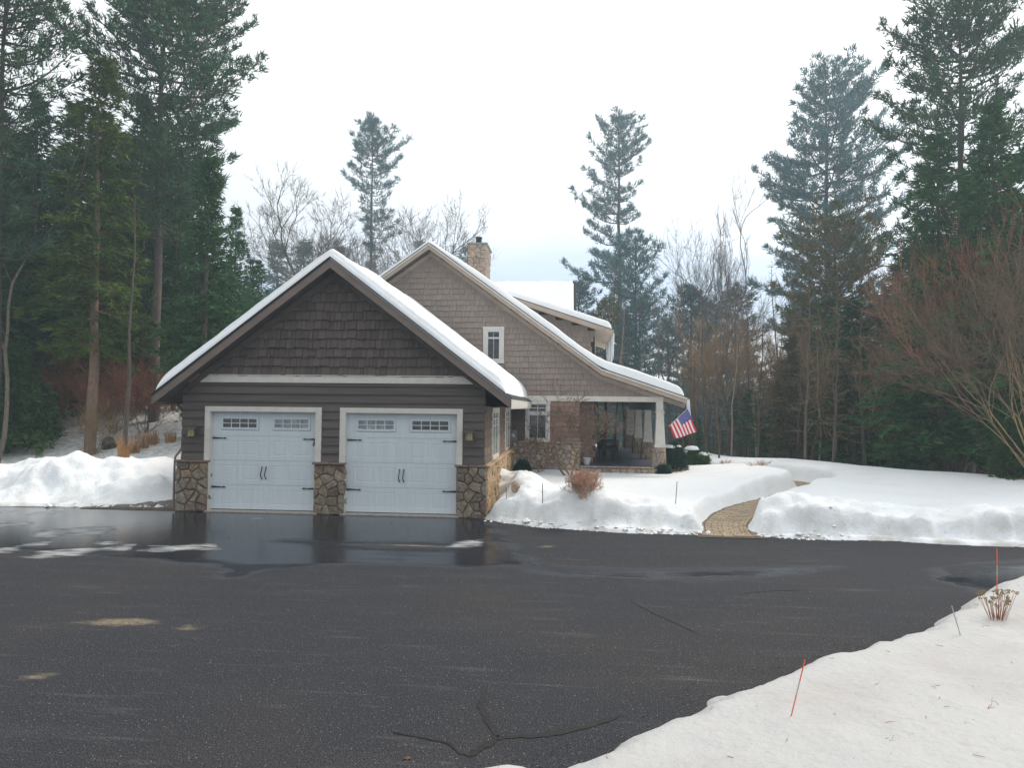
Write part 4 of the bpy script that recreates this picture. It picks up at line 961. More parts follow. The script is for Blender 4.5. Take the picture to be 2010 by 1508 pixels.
# flag on its pole
def fpt(a, b_, y=6.9): return atY(1220 + a / 7.54, 740 + b_ / 7.54, y)
fl = empty('flag', fpt(985, 470), 'red, white and blue striped flag hanging from the porch eave corner', 'flag'); FO = np.array(fl.location)
A_, B_, D_, C_ = [fpt(*q) for q in ((712, 722), (975, 472), (790, 918), (1112, 812))]
nl, nh = 14, 39
def fl_p(h, l):
    p = (A_ * (1 - h) + B_ * h) * (1 - l) + (D_ * (1 - h) + C_ * h) * l
    p = p + (ray(1340, 830) * .0); p[1] += .05 * math.sin(h * 9 + l * 2) * (.4 + l * .6) + .03 * math.sin(l * 6 + h * 3); p[0] += .03 * math.sin(h * math.pi) * (l - .3); return p - FO
def cloth(name, m, sel):
    mb = MB()
    for i in range(nh):
        for j in range(nl):
            if not sel(i, j): continue
            q = [fl_p(i / nh, j / nl), fl_p((i + 1) / nh, j / nl), fl_p((i + 1) / nh, (j + 1) / nl), fl_p(i / nh, (j + 1) / nl)]
            off = [np.array([0, .004, 0])] * 4; mb.add(q + [a + b_ for a, b_ in zip(q, off)], [(0, 1, 2, 3), (7, 6, 5, 4)])
    return mb.obj(name, m, fl)
canton = lambda i, j: i >= 18 and j < 6
for k in range(13): cloth('stripe', MT['flag_white' if k % 2 else 'flag_red'], lambda i, j: i // 3 == k and not canton(i, j))
cloth('canton', MT['flag_blue'], canton)
mb = MB()
for r_ in range(9):
    for c_ in range(6 if r_ % 2 == 0 else 5):
        h = .47 + .52 * (r_ + .5) / 9.3; l = (.03 + (c_ + (.5 if r_ % 2 else 0)) * .066) ; ctr = fl_p(h, l) + np.array([0, -.006, 0])
        e1 = fl_p(h + .01, l) - fl_p(h, l); e1 /= np.linalg.norm(e1); e2 = fl_p(h, l + .01) - fl_p(h, l); e2 /= np.linalg.norm(e2)
        vs = [ctr + (e1 * math.cos(t_ * math.pi / 5) + e2 * math.sin(t_ * math.pi / 5)) * (.013 if t_ % 2 == 0 else .0055) for t_ in range(10)]; mb.add(vs, [tuple(range(10))])
mb.obj('stars', MT['flag_white'], fl)
mb = MB(); p0 = fpt(960, 480) - FO; mb.tube([fpt(1000, 330) - FO, fpt(1010, 480) - FO, fpt(1020, 600) - FO], [.02, .016, .014], 7); mb.obj('pole', MT['ice'], fl)
mb = MB(); mb.tube([fpt(985, 462) - FO, fpt(700, 735) - FO], .008, 6); mb.obj('hoist_rod', MT['pvc'], fl)

# electric meter
me_ = empty('electric_meter', (.07, 7.25, 1.36), 'grey electric meter box with round dial and conduit at the house corner', 'meter')
MB().box(-.11, .11, 0, .12, 0, .33).obj('box', MT['metal_grey'], me_, bevel=.008)
mb = MB(); mb.lathe([(0, .0), (.07, .0), (.07, .035), (.045, .04), (.045, .05), (0, .05)], (0, 0, 0), 20); o = mb.obj('dial', MT['pvc'], me_); o.rotation_euler = (R(90), 0, 0); o.location = (.0, 0, .17)
mb = MB(); mb.lathe([(.072, .0), (.08, .0), (.08, .02), (.072, .02)], (0, 0, 0), 20); o = mb.obj('dial_ring', MT['metal_dark'], me_); o.rotation_euler = (R(90), 0, 0); o.location = (.0, 0, .17)
MB().tube([(.04, .06, 0), (.04, .06, -1.1)], .022, 8).obj('conduit', MT['pvc'], me_)
MB().tube([(-.05, .07, 0), (-.05, .07, -1.0)], .018, 8).obj('cable', MT['metal_dark'], me_)

# things on the porch
def chair(x, y, rz, label):
    r_ = empty('porch_chair', (x, y, .58), label, 'chair', 'dark chairs on the porch', rz)
    MB().box(-.28, .28, -.27, .27, .36, .44).obj('seat', MT['wicker'], r_, bevel=.02)
    mb = MB(); 
    for k in range(6): mb.box(-.25 + k * .09, -.20 + k * .09, .24, .27, .44, .95)
    mb.box(-.28, .28, .235, .285, .95, 1.0); mb.obj('backrest', MT['wicker'], r_)
    for sx_ in (-1, 1):
        mb = MB(); mb.box(sx_ * .29 - .03, sx_ * .29 + .03, -.27, .28, .62, .66); mb.box(sx_ * .29 - .02, sx_ * .29 + .02, -.26, -.22, .44, .62); mb.obj('armrest', MT['wicker'], r_)
        for sy_ in (-1, 1): MB().box(sx_ * .25 - .025, sx_ * .25 + .025, sy_ * .23 - .025, sy_ * .23 + .025, 0, .36).obj('leg', MT['wicker'], r_)
chair(3.25, 9.9, R(100), 'dark slatted armchair on the porch behind the recessed wall, the nearer one')
chair(3.45, 11.6, R(95), 'dark slatted armchair on the porch, farther back than its twin')
bk = empty('bucket', (2.45, 7.75, .58), 'small white planter bucket standing on the porch beside the stone base', 'bucket')
MB().lathe([(0, 0), (.10, 0), (.14, .2), (.155, .205), (.155, .225), (.135, .225), (.125, .19), (0, .18)], (0, 0, 0), 18).obj('tub', MT['pvc'], bk)

# ================================================================== path of pavers
L_ = np.r_[0, np.cumsum(np.hypot(*(PATH[1:] - PATH[:-1]).T))]
def path_at(s):
    p = np.array([np.interp(s, L_, PATH[:, 0]), np.interp(s, L_, PATH[:, 1])]); q = np.array([np.interp(s + .1, L_, PATH[:, 0]), np.interp(s + .1, L_, PATH[:, 1])])
    if s + .1 > L_[-1]: q = p; p0_ = np.array([np.interp(s - .1, L_, PATH[:, 0]), np.interp(s - .1, L_, PATH[:, 1])]); d = p - p0_
    else: d = q - p
    d /= np.linalg.norm(d) + 1e-9; return p, d
mb = MB(); vs = []; ns = 60
for i in range(ns):
    p, d = path_at(L_[-1] * i / (ns - 1)); n_ = np.array([-d[1], d[0]])
    for s in (-1, 1): vs.append((*(p + n_ * s * .66), .012))
mb.add(vs, [(2 * i, 2 * i + 2, 2 * i + 3, 2 * i + 1)[::-1] for i in range(ns - 1)]); pth = mb.obj('path', MT['joint']); pth['kind'] = 'structure'
pb = MB(); cnt = 0; big = MB(); r_ = random.Random(8)
s = .12; row = 0
while s < L_[-1] - .25:
    dl = .165; cuts = [-.56, -.42]; t_ = -.42 + (.13 if row % 2 else .26)
    while t_ < .35: cuts.append(t_); t_ += .21
    cuts += [.42, .56]
    for a, b_ in zip(cuts[:-1], cuts[1:]):
        q = []; g = .007; z_ = .030 + r_.uniform(-.004, .004); sk = r_.uniform(-.012, .012)
        for (ss, tt) in ((s + g + sk, a + g), (s + g + sk, b_ - g), (s + dl - g + sk, b_ - g), (s + dl - g + sk, a + g)):
            p, d = path_at(ss); n_ = np.array([-d[1], d[0]]); q.append(p - n_ * tt)
        c_ = sum(q) / 4; top = [c_ + (k - c_) * .94 for k in q]
        vs = [(*k, .0) for k in q] + [(*k, z_ - .008) for k in q] + [(*k, z_) for k in top]
        fs = [(0, 1, 5, 4), (1, 2, 6, 5), (2, 3, 7, 6), (3, 0, 4, 7), (4, 5, 9, 8), (5, 6, 10, 9), (6, 7, 11, 10), (7, 4, 8, 11), (8, 9, 10, 11)]
        edge_ = a < -.5 or b_ > .5
        if (s < 7.2 or (s > 9.0 and cnt < 295)) and cnt < 298:
            o = MB().add(vs, fs).obj('paver', MT['paver_edge'] if edge_ else MT['paver']); o.parent = pth; cnt += 1
        else: big.add(vs, fs)
    s += dl; row += 1
o = big.obj('pavers', MT['paver']); o.parent = pth; o['kind'] = 'stuff'
# flagstones of the walk at the left side of the garage
mb = MB(); mb.box(-9.3, -6.95, -.1, 6, -.02, .008); sp_ = mb.obj('side_walk', MT['joint']); sp_['kind'] = 'structure'
stone_face(sp_, -9.2, -7.1, .2, 5.8, .38, 1.4, 140, lambda a, b_, k: (a, b_, .009 + k * .25), MT['side_path'], .05, gap=.03, name='flagstone')
MB_w = None

# ================================================================== plants
RS = np.random.RandomState
def unit(v): return v / (np.linalg.norm(v, axis=-1, keepdims=True) + 1e-9)
class Wood:                            # many tapered limbs in one mesh, built in bulk
    def __init__(s): s.V = []; s.T = []; s.n = 0
    def limb(s, P, rad, k=5):
        P = np.asarray(P, float); m_ = len(P); d = np.empty_like(P); d[1:-1] = P[2:] - P[:-2]; d[0] = P[1] - P[0]; d[-1] = P[-1] - P[-2]; d = unit(d)
        ref = np.where(np.abs(d[:, 2:3]) > .9, np.array([[1., 0, 0]]), np.array([[0, 0, 1.]])); a = unit(np.cross(d, ref)); b_ = np.cross(d, a)
        t_ = np.arange(k) * 2 * np.pi / k; r_ = np.asarray(rad, float)[:, None, None]
        V = P[:, None] + r_ * (a[:, None] * np.cos(t_)[None, :, None] + b_[:, None] * np.sin(t_)[None, :, None])
        I = s.n + np.arange(m_ * k).reshape(m_, k); J = np.roll(I, -1, 1)
        q = np.stack([I[:-1], J[:-1], J[1:], I[1:]], -1).reshape(-1, 4)
        s.V.append(V.reshape(-1, 3)); s.T.append(q); s.n += m_ * k
    def mesh(s, name): return trimesh(name, np.concatenate(s.V), np.concatenate(s.T), True)
def tufts(rs, Cn, D, K, ln, wd, spread):
    """K needle-like triangles at every centre Cn, fanning out round direction D"""
    n = len(Cn); C2 = np.repeat(Cn, K, 0); D2 = unit(np.repeat(D, K, 0) + rs.randn(n * K, 3) * spread)
    side = unit(np.cross(D2, rs.randn(n * K, 3))); L2 = ln * rs.uniform(.6, 1.25, (n * K, 1)); w2 = wd * rs.uniform(.7, 1.3, (n * K, 1))
    C2 = C2 + rs.randn(n * K, 3) * ln * .22
    V = np.stack([C2 - side * w2 * .5, C2 + side * w2 * .5, C2 + D2 * L2], 1).reshape(-1, 3)
    return V
def leafmesh(name, Vs):
    V = np.concatenate(Vs); return trimesh(name, V, np.arange(len(V)).reshape(-1, 3))

def pine(seed, Ht, clear, prof, K=8, step=.62, tl=.30, tw=.05, rtrunk=None, up=1., nbr=(4, 6), dens=1.):
    """prof: (height fraction, reach left, reach right) in metres"""
    rs = RS(seed); wd = Wood(); fl_ = []; prof = np.array(prof, float)
    rt = rtrunk or Ht * .011; zz = np.linspace(0, Ht, 14); wx = np.cumsum(rs.randn(14)) * .03 * Ht / 20; wx -= wx[0]; wy = np.cumsum(rs.randn(14)) * .03 * Ht / 20; wy -= wy[0]
    wd.limb(np.stack([wx, wy, zz], 1), rt * (1 - zz / Ht * .93) + .01, 8)
    ax = lambda z: np.array([np.interp(z, zz, wx), np.interp(z, zz, wy), z])
    for k in range(int(Ht * clear / .9)):            # dead stubs below the crown
        z = rs.uniform(.12 * Ht, clear * Ht); az = rs.uniform(0, 6.28); l_ = rs.uniform(.3, 1.5); d = np.array([math.cos(az), math.sin(az), rs.uniform(-.2, .2)])
        p = ax(z); wd.limb([p, p + d * l_ * .5, p + d * l_ + np.array([0, 0, -.1])], [.02, .013, .004], 3)
    z = clear * Ht
    while z < Ht * .985:
        fr_ = z / Ht; nb = rs.randint(*nbr); a0 = rs.uniform(0, 6.28)
        for j in range(nb):
            az = a0 + j * 6.283 / nb + rs.uniform(-.35, .35); c_ = math.cos(az)
            ll, lr = np.interp(fr_, prof[:, 0], prof[:, 1]), np.interp(fr_, prof[:, 0], prof[:, 2]); m_ = (ll + lr) / 2
            L0 = (m_ + (lr - ll) / 2 * c_) * rs.uniform(.42, 1.12)
            if L0 < .25: continue
            el = (-.04 + .70 * max(0, (fr_ - clear) / (1 - clear)) ** 1.3 + rs.uniform(-.12, .15)) * up
            d = np.array([math.cos(az) * math.cos(el), math.sin(az) * math.cos(el), math.sin(el)]); n5 = 6; tt = np.linspace(0, 1, n5)
            base = ax(z + rs.uniform(-.15, .15)); curve = rs.uniform(.10, .26) * L0
            bend = np.cross(d, [0, 0, 1]) * rs.uniform(-.12, .12) * L0
            path = base + d * L0 * tt[:, None] + np.array([0, 0, 1.]) * (curve * tt ** 2.5 - .10 * L0 * np.sin(tt * np.pi))[:, None] + bend * (tt ** 2)[:, None]
            r0 = .012 + .016 * L0; wd.limb(path, r0 * (1 - tt * .85), 4)
            lat = unit(np.cross(d, [0, 0, 1.])); nt_ = max(3, int(L0 * 3.4 * dens)); ts = np.clip(np.linspace(.24 if L0 > 1.2 else .05, .97, nt_) + rs.randn(nt_) * .03, .03, 1)
            sg = np.where(np.arange(nt_) % 2 == 0, 1., -1.); tl_ = (.22 + .42 * L0 * (1 - ts) ** .7 * np.clip(ts * 3, 0, 1)) * rs.uniform(.5, 1.15, nt_)
            st = np.stack([np.interp(ts, tt, path[:, i]) for i in range(3)], 1); td = unit(d * .62 + lat * sg[:, None] * rs.uniform(.5, .95, (nt_, 1)) + np.array([0, 0, .18]) + rs.randn(nt_, 3) * .12)
            for i_ in range(nt_):
                if tl_[i_] > .5: wd.limb([st[i_], st[i_] + td[i_] * tl_[i_] * .9], [.012, .004], 3)
            m2 = np.maximum(2, (tl_ * 5.5).astype(int)); ix = np.repeat(np.arange(nt_), m2); uu = np.concatenate([np.linspace(.3, 1.05, k_) for k_ in m2])
            cp = st[ix] + td[ix] * (tl_[ix] * uu)[:, None] + rs.randn(len(ix), 3) * .045 + np.array([0, 0, 1.]) * (.07 + .12 * uu ** 2 * tl_[ix])[:, None]
            tip_n = 3; cp = np.vstack([cp, path[-1] + rs.randn(tip_n, 3) * .06]); dd_ = np.vstack([td[ix], np.repeat(d[None], tip_n, 0)])
            D = unit(dd_ * .8 + np.array([0, 0, .55]) + rs.randn(len(cp), 3) * .25)
            fl_.append(tufts(rs, cp, D, K, tl, tw, .55))
        z += step * rs.uniform(.7, 1.3) * (1 if fr_ < .8 else .7)
    return wd.mesh('trunk'), leafmesh('crown', fl_)

def hemlock(seed, Ht, Rr, clear, K=7, tl=.30, tw=.085, lev=.30, nb=4, droop=.22, top_pow=.8, ragged=.35, node=.24):
    rs = RS(seed); wd = Wood(); fl_ = []; rt = Ht * .012 + .02
    zz = np.linspace(0, Ht, 10); wx = np.cumsum(rs.randn(10)) * .04; wx -= wx[0]; wd.limb(np.stack([wx, wx * .3, zz], 1), rt * (1 - zz / Ht * .95) + .006, 7)
    z = max(.3, clear * Ht); ph = rs.uniform(0, 6, 4)
    while z < Ht * .995:
        f_ = (z / Ht - clear) / (1 - clear); env = Rr * (1 - f_) ** top_pow * (.35 + .65 * min(1, f_ * 6 + .25))
        for j in range(nb):
            az = rs.uniform(0, 6.283); lob = 1 + .18 * math.sin(az * 2 + ph[0] + z * .7) + .12 * math.sin(az * 3 + ph[1] - z * 1.3)
            L0 = env * rs.uniform(1 - ragged, 1.1) * lob + .12
            el = rs.uniform(-.12, .18) + .35 * f_ ** 2; d = np.array([math.cos(az) * math.cos(el), math.sin(az) * math.cos(el), math.sin(el)]); lat = np.array([-math.sin(az), math.cos(az), 0])
            n_ = max(3, int(L0 / node)); t_ = np.linspace(.12 if L0 < 1 else .2, 1, n_); base = np.array([np.interp(z, zz, wx), np.interp(z, zz, wx) * .3, z])
            path = base + d * L0 * t_[:, None] + np.array([0, 0, -1.]) * (droop * L0 * t_ ** 2)[:, None]
            if j == 0 or L0 > 1.2: wd.limb(np.vstack([base, path[n_ // 2], path[-1]]), [.008 + .009 * L0, .006 + .004 * L0, .003], 3)
            for sd_ in (-1, 1):
                w_ = (.12 + .24 * L0 * (1 - t_ * .75)) * rs.uniform(.3, 1.1, n_)
                cp = path + lat * (sd_ * w_)[:, None] + rs.randn(n_, 3) * .07 + np.array([0, 0, -.25]) * (w_ * .5)[:, None]
                D = unit(d * .75 + lat * sd_ * .65 + np.array([0, 0, -.22]) + rs.randn(n_, 3) * .25)
                fl_.append(tufts(rs, cp, D, K, tl, tw, .38))
        z += lev * rs.uniform(.6, 1.4)
    return wd.mesh('trunk'), leafmesh('crown', fl_)

def bare(seed, Ht, fork=.35, spread=.5, depth=5, n0=1, r0=None, lean=(0, 0), kids=(2, 4), tw=.007, upward=.25, first=None, twist=.18):
    rs = RS(seed); thick = Wood(); thin = Wood(); r0 = r0 or Ht * .014
    def grow(p, d, L0, r_, dep):
        n_ = 4 if dep < depth else 3; pts = [p]; dd = d.copy(); pos = []
        for i in range(n_):
            dd = unit(dd + rs.randn(3) * twist * (.6 if dep == 0 else 1) + np.array([0, 0, upward * .25])); pts.append(pts[-1] + dd * L0 / n_)
        rr = np.linspace(r_, r_ * .62 if dep < depth else tw * .5, n_ + 1)
        (thick if dep <= 1 else thin).limb(pts, rr, 7 if dep == 0 else (5 if dep == 1 else 3))
        if dep >= depth: return
        nk = rs.randint(kids[0], kids[1] + 1)
        for k in range(nk):
            cont = k == 0; s_ = spread * (.35 if cont else 1) * rs.uniform(.6, 1.3)
            ax_ = unit(np.cross(dd, rs.randn(3))); nd = unit(dd * math.cos(s_) + ax_ * math.sin(s_) + np.array([0, 0, upward * .5]))
            grow(pts[-1], nd, L0 * (.80 if cont else rs.uniform(.5, .8)), max(tw * .7, r_ * (.62 if cont else .45)), dep + 1)
        if dep >= 1:
            for k in range(rs.randint(1, 4)):                 # side shoots along the limb
                t_ = rs.randint(1, n_); ax_ = unit(np.cross(dd, rs.randn(3))); s_ = rs.uniform(.5, 1.0); nd = unit(dd * math.cos(s_) + ax_ * math.sin(s_))
                grow(pts[t_], nd, L0 * rs.uniform(.35, .6), max(tw * .6, r_ * .3), min(depth, dep + 2))
    for k in range(n0):
        if n0 == 1: d = unit(np.array([lean[0], lean[1], 1.]))
        else:
            az = rs.uniform(0, 6.28); s_ = spread * rs.uniform(.2, 1.1); d = unit(np.array([math.cos(az) * math.sin(s_) + lean[0], math.sin(az) * math.sin(s_) + lean[1], math.cos(s_)]))
        grow(np.array([rs.randn() * .05 * (n0 > 1), rs.randn() * .05 * (n0 > 1), -.05]), d, Ht * (first or fork) * rs.uniform(.85, 1.1), r0 * (1 if n0 == 1 else rs.uniform(.6, 1)), 0)
    a = thick.mesh('trunk'); b_ = thin.mesh('crown')
    Z = np.concatenate(thin.V)[:, 2].max(); return a, b_, Z

def sapling(seed, Ht):               # thin leafless understorey tree with fine horizontal twigs
    rs = RS(seed); a = Wood(); t_ = Wood(); zz = np.linspace(0, Ht, 9); wx = np.cumsum(rs.randn(9)) * .09; wx -= wx[0]; wy = np.cumsum(rs.randn(9)) * .09; wy -= wy[0]
    a.limb(np.stack([wx, wy, zz], 1), np.linspace(.05 + Ht * .003, .008, 9), 6)
    for k in range(int(Ht * 6)):
        z = rs.uniform(.12, 1) * Ht; az = rs.uniform(0, 6.28); l_ = rs.uniform(.4, 1.7) * (1.15 - z / Ht); el = rs.uniform(-.1, .8); d = np.array([math.cos(az) * math.cos(el), math.sin(az) * math.cos(el), math.sin(el)])
        p = np.array([np.interp(z, zz, wx), np.interp(z, zz, wy), z]); q = p + d * l_ * .55 + rs.randn(3) * .05; e_ = q + unit(d + rs.randn(3) * .3) * l_ * .5; t_.limb([p, q, e_], [.012, .008, .003], 3)
        for m_ in range(3):
            s_ = p + (q - p) * rs.uniform(.3, 1); t_.limb([s_, s_ + unit(d + rs.randn(3) * .7) * l_ * rs.uniform(.2, .45)], [.006, .003], 3)
    return a.mesh('trunk'), t_.mesh('crown')

def where(px):
    for lim, t_ in ((140, 'near the left edge'), (260, 'behind the brown trunk'), (420, 'over the left garage eave'), (560, 'left of the garage ridge'), (700, 'left of the slim pine'), (900, 'between the slim pine and the chimney'), (1205, 'behind the dormer roof'), (1290, 'above the flared porch roof'), (1345, 'above the porch eave'), (1400, 'just right of the flag'), (1450, 'right of the flag'), (1500, 'at the left pale leaning trunk'), (1560, 'above the path bend'), (1620, 'between the two pale leaning trunks'), (1680, 'at the right pale leaning trunk'), (1740, 'right of the right pale leaning trunk'), (1800, 'left of the low hemlock'), (1860, 'behind the low hemlock'), (1930, 'behind the arching shrub'), (9999, 'at the right edge')):
        if px < lim: return t_
def put(name, meshes, mats, loc, scale, rz, label, cat, group=None, sxy=1.):
    r_ = empty(name, loc, label, cat, group, rz); r_.scale = (scale * sxy, scale * sxy, scale)
    for nm, me, mm in zip(('trunk', 'crown'), meshes, mats):
        if len(me.materials) == 0: me.materials.append(mm)
        o = bpy.data.objects.new(nm, me); C.objects.link(o); o.parent = r_
        if me.materials[0] != mm: o.material_slots[0].link = 'OBJECT'; o.material_slots[0].material = mm
    return r_
def spot(px, dist):                   # ground point in direction of column px at a distance
    d = ray(px, 797); d = d[:2] / np.linalg.norm(d[:2]); p = CAM[:2] + d * dist; return np.array([p[0], p[1], Hs(p[0], p[1])])
def topz(px, py, dist):
    d = ray(px, py); return CAM[2] + d[2] / np.linalg.norm(d[:2]) * dist
CAMYAW = -YAW                         # trees' own x axis runs across the view when turned by this
rz0 = R(-4)

# --- tall white pines with a shape of their own
def hero(px, pv, dist, seed, clear, prof_px, label, mt=('bark', 'pine'), K=8, tl=.3, tw=.05, up=1., dens=1., group=None, step=.62, rt=None):
    g = spot(px, dist); zt = topz(px, pv, dist); Ht = zt - g[2] + .3; s_ = dist / F
    prof = sorted([((topz(px, v_, dist) - g[2]) / Ht, l_ * s_, r_ * s_) for v_, l_, r_ in prof_px])
    me = pine(seed, Ht, clear, prof, K, step, tl, tw, rt, up, dens=dens)
    g[2] -= .3; put('pine_tree', me, (MT[mt[0]], MT[mt[1]]), g, 1, rz0, label, 'pine tree', group)
hero(1625, 128, 56, 101, .30, [(128, 8, 8), (160, 45, 80), (215, 55, 105), (255, 75, 70), (285, 150, 120), (340, 105, 130), (395, 160, 130), (470, 120, 120), (560, 130, 110), (640, 120, 90), (760, 60, 60)], 'tall haze-blue pine with broad ragged crown, second from the right edge of the sky', mt=('bark', 'pine_far'), up=.8, K=9, tl=.42, tw=.075, dens=.95, step=.88)
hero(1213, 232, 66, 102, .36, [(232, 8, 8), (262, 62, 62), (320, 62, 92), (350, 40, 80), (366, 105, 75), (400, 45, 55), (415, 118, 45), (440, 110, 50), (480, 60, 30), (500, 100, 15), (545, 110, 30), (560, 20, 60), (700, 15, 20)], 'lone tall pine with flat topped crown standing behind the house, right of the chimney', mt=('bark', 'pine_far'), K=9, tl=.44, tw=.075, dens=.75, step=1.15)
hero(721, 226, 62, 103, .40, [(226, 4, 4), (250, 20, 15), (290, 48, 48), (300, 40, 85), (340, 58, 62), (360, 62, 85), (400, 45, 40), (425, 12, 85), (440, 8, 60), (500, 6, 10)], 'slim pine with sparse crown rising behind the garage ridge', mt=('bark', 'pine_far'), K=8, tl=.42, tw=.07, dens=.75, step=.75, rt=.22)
hero(1888, -42, 31, 104, .34, [(-42, 8, 8), (10, 80, 95), (60, 125, 120), (100, 135, 145), (150, 85, 145), (185, 140, 130), (240, 135, 120), (300, 140, 140), (380, 135, 140), (480, 120, 130), (600, 60, 80)], 'tallest pine at the right edge, crown cut off by the top of the picture', K=10, tl=.29, tw=.055, dens=1.1, step=.56)
hero(302, -95, 30, 105, .40, [(-95, 8, 8), (-30, 120, 130), (20, 150, 150), (80, 100, 180), (130, 175, 190), (215, 60, 190), (270, 80, 120), (400, 100, 120), (500, 80, 80)], 'tall pine on the left whose wide layered crown leaves the top of the picture', K=10, tl=.27, tw=.055, dens=1.45, step=.40)
hero(-10, -60, 27, 106, .42, [(-60, 80, 90), (40, 100, 125), (100, 100, 130), (140, 100, 150), (250, 80, 100), (400, 60, 80)], 'pine in the top left corner with sparse drooping needles', mt=('bark', 'pine'), K=9, tl=.26, tw=.05, dens=1.1, step=.5)
hero(1250, 462, 50, 107, .12, [(462, 10, 10), (500, 60, 50), (560, 75, 60), (640, 80, 70), (760, 60, 60)], 'shorter bushy pine in front of the lone tall pine behind the house', mt=('bark', 'pine_far'), K=8, tl=.36, tw=.06, dens=1.0, step=.7)
hero(1640, 430, 38, 108, .22, [(430, 20, 20), (480, 110, 95), (560, 140, 110), (640, 120, 110), (760, 90, 80)], 'dense dark pine below the tall haze-blue pine at the wood edge', mt=('bark', 'scrub'), K=8, tl=.29, tw=.06, dens=1.0, step=.6)
hero(912, 482, 60, 109, .4, [(482, 6, 6), (520, 24, 24), (600, 30, 30)], 'tip of a small pine just left of the chimney', mt=('bark', 'pine_far'), K=6, tl=.35, tw=.06, dens=.8, step=.7)

# --- shared variants
HV = [hemlock(1, 15, 2.7, .06), hemlock(2, 15, 3.0, .10, ragged=.45, droop=.3), hemlock(3, 15, 2.4, .16, ragged=.5)]
HL = [hemlock(4, 14, 2.6, .05, K=5, tl=.42, tw=.12, lev=.42, nb=4, node=.34), hemlock(5, 14, 2.4, .22, K=5, tl=.42, tw=.11, lev=.5, nb=4, node=.36, ragged=.6)]
PV = [pine(21, 20, .35, [(.3, 2.2, 2.6), (.5, 3.4, 3.0), (.7, 3.0, 3.2), (.88, 2.0, 2.2), (1, .4, .4)], K=6, step=.9, tl=.42, tw=.08), pine(22, 20, .45, [(.4, 2, 2.2), (.6, 2.8, 3.2), (.8, 2.6, 2.0), (1, .4, .4)], K=6, step=.9, tl=.42, tw=.08)]
BV = [bare(31, 14, .30, .42, 6, kids=(3, 3), tw=.010), bare(32, 14, .32, .36, 6, kids=(2, 4), upward=.5, tw=.010), bare(33, 12, .20, .55, 7, kids=(3, 3), upward=.16, tw=.007, twist=.12)]

SV = [sapling(41, 9), sapling(42, 11), sapling(43, 8)]
def evergreen(px, pv, dist, v, label, mt='hemlock', sxy=1., group=None, name='hemlock_tree', dz=0., bark='bark', H0=15, bank=None, cat='evergreen tree'):
    g = spot(px, dist); s_ = (topz(px, pv, dist) - g[2]) / H0
    g[2] -= .1; return put(name, (bank or HV)[v], (MT[bark], MT[mt]), g, s_, random.Random(px * 7 + v).uniform(0, 6.28), label, cat, group, sxy)
# left wood, front row
fr_tree = hemlock(51, 12.5, 2.15, .27, K=8, tl=.22, tw=.06, lev=.2, node=.19, ragged=.4)
g = on_ground(176, 893); g[2] -= .15; put('hemlock_tree', fr_tree, (MT['bark_warm'], MT['hemlock_yellow']), g, (topz(200, 118, np.hypot(*(g[:2] - CAM[:2]))) - g[2]) / 12.5, 1.0, 'yellow green hemlock with bare brown lower trunk at the edge of the left snow bank', 'evergreen tree')
LG = 'dark hemlocks of the left wood'
for k, (px, pv, dist, v, sx_, lab) in enumerate((
    (60, 170, 33, 0, 1.0, 'broad dark hemlock near the left edge, left of the bare trunk'),
    (-60, 120, 30, 1, 1.1, 'dark hemlock half outside the left edge of the picture'),
    (125, 190, 34, 1, 1.0, 'dark hemlock directly behind the yellow green one'),
    (275, 180, 33, 0, .95, 'bushy hemlock right of the yellow green one, before the tall left pine'),
    (395, 300, 26, 2, 1.05, 'tall dark hemlock above the left slope of the garage roof'),
    (455, 400, 29, 1, .85, 'pointed hemlock at the right end of the left wood'),
    (505, 505, 33, 0, .9, 'short hemlock just left of the garage ridge, against the sky'),
    (340, 420, 32, 1, .9, 'dense dark hemlock standing over the left garage eave'),
    (215, 330, 31, 2, .8, 'green hemlock behind the bare shrubs on the left'),
    (10, 240, 36, 0, 1.1, 'tall dense hemlock at the left edge behind the leaning pale tree'), (175, 215, 38, 1, 1.2, 'dark hemlock deep behind the yellow green one'), (235, 260, 36, 0, 1.1, 'dark hemlock between the yellow green one and the tall left pine'), (330, 285, 37, 1, 1.1, 'hemlock below the crown of the tall left pine'),
    (410, 520, 27, 0, 1.0, 'lower dark hemlock tucked behind the left roof slope'))):
    evergreen(px, pv, dist, v, lab, sxy=sx_, group=LG)
LG2 = 'trees deep in the left wood'
rr = random.Random(12)
for k in range(16):
    px = -120 + k * 40 + rr.uniform(-15, 15); dist = rr.uniform(36, 46); pv = (rr.uniform(220, 400) if px < 440 else rr.uniform(470, 560)); 
    evergreen(px, pv, dist, rr.randint(0, 1), 'dim evergreen deep in the left wood, ' + where(px), group=LG2, bank=HL, H0=14, sxy=rr.uniform(.9, 1.3))
for k, (px, pv, d_) in enumerate(((-70, 560, 30), (310, 560, 33), (30, 640, 38), (440, 660, 27), (120, 640, 36))):
    evergreen(px, pv, d_, k % 2, ['low green fir filling the gap left of the bare trunk', 'low dark fir behind the tan grass', 'young fir at the left edge above the snow', 'low fir behind the left garage eave', 'low dark fir behind the red twigs'][k], mt='hemlock', group='young firs in front of the left wood', bank=HL, H0=14, sxy=1.5)
# bright low fir boughs at the far left
ff = hemlock(61, 3.2, 1.25, .02, K=8, tl=.16, tw=.05, lev=.11, nb=5, node=.12, top_pow=.6)
for k, (px, pv, s_, lab) in enumerate(((14, 890, 1.0, 'bright green young fir at the left edge, lower boughs on the snow'), (62, 862, .62, 'small ragged fir beside the snowy slope, right of the bright one'))):
    g = on_ground(px, pv); put('young_fir', ff, (MT['bark'], MT['fir_green']), (g[0], g[1], g[2] - .05), s_ * 1.15, k * 2., lab, 'young fir', 'young firs on the left slope')
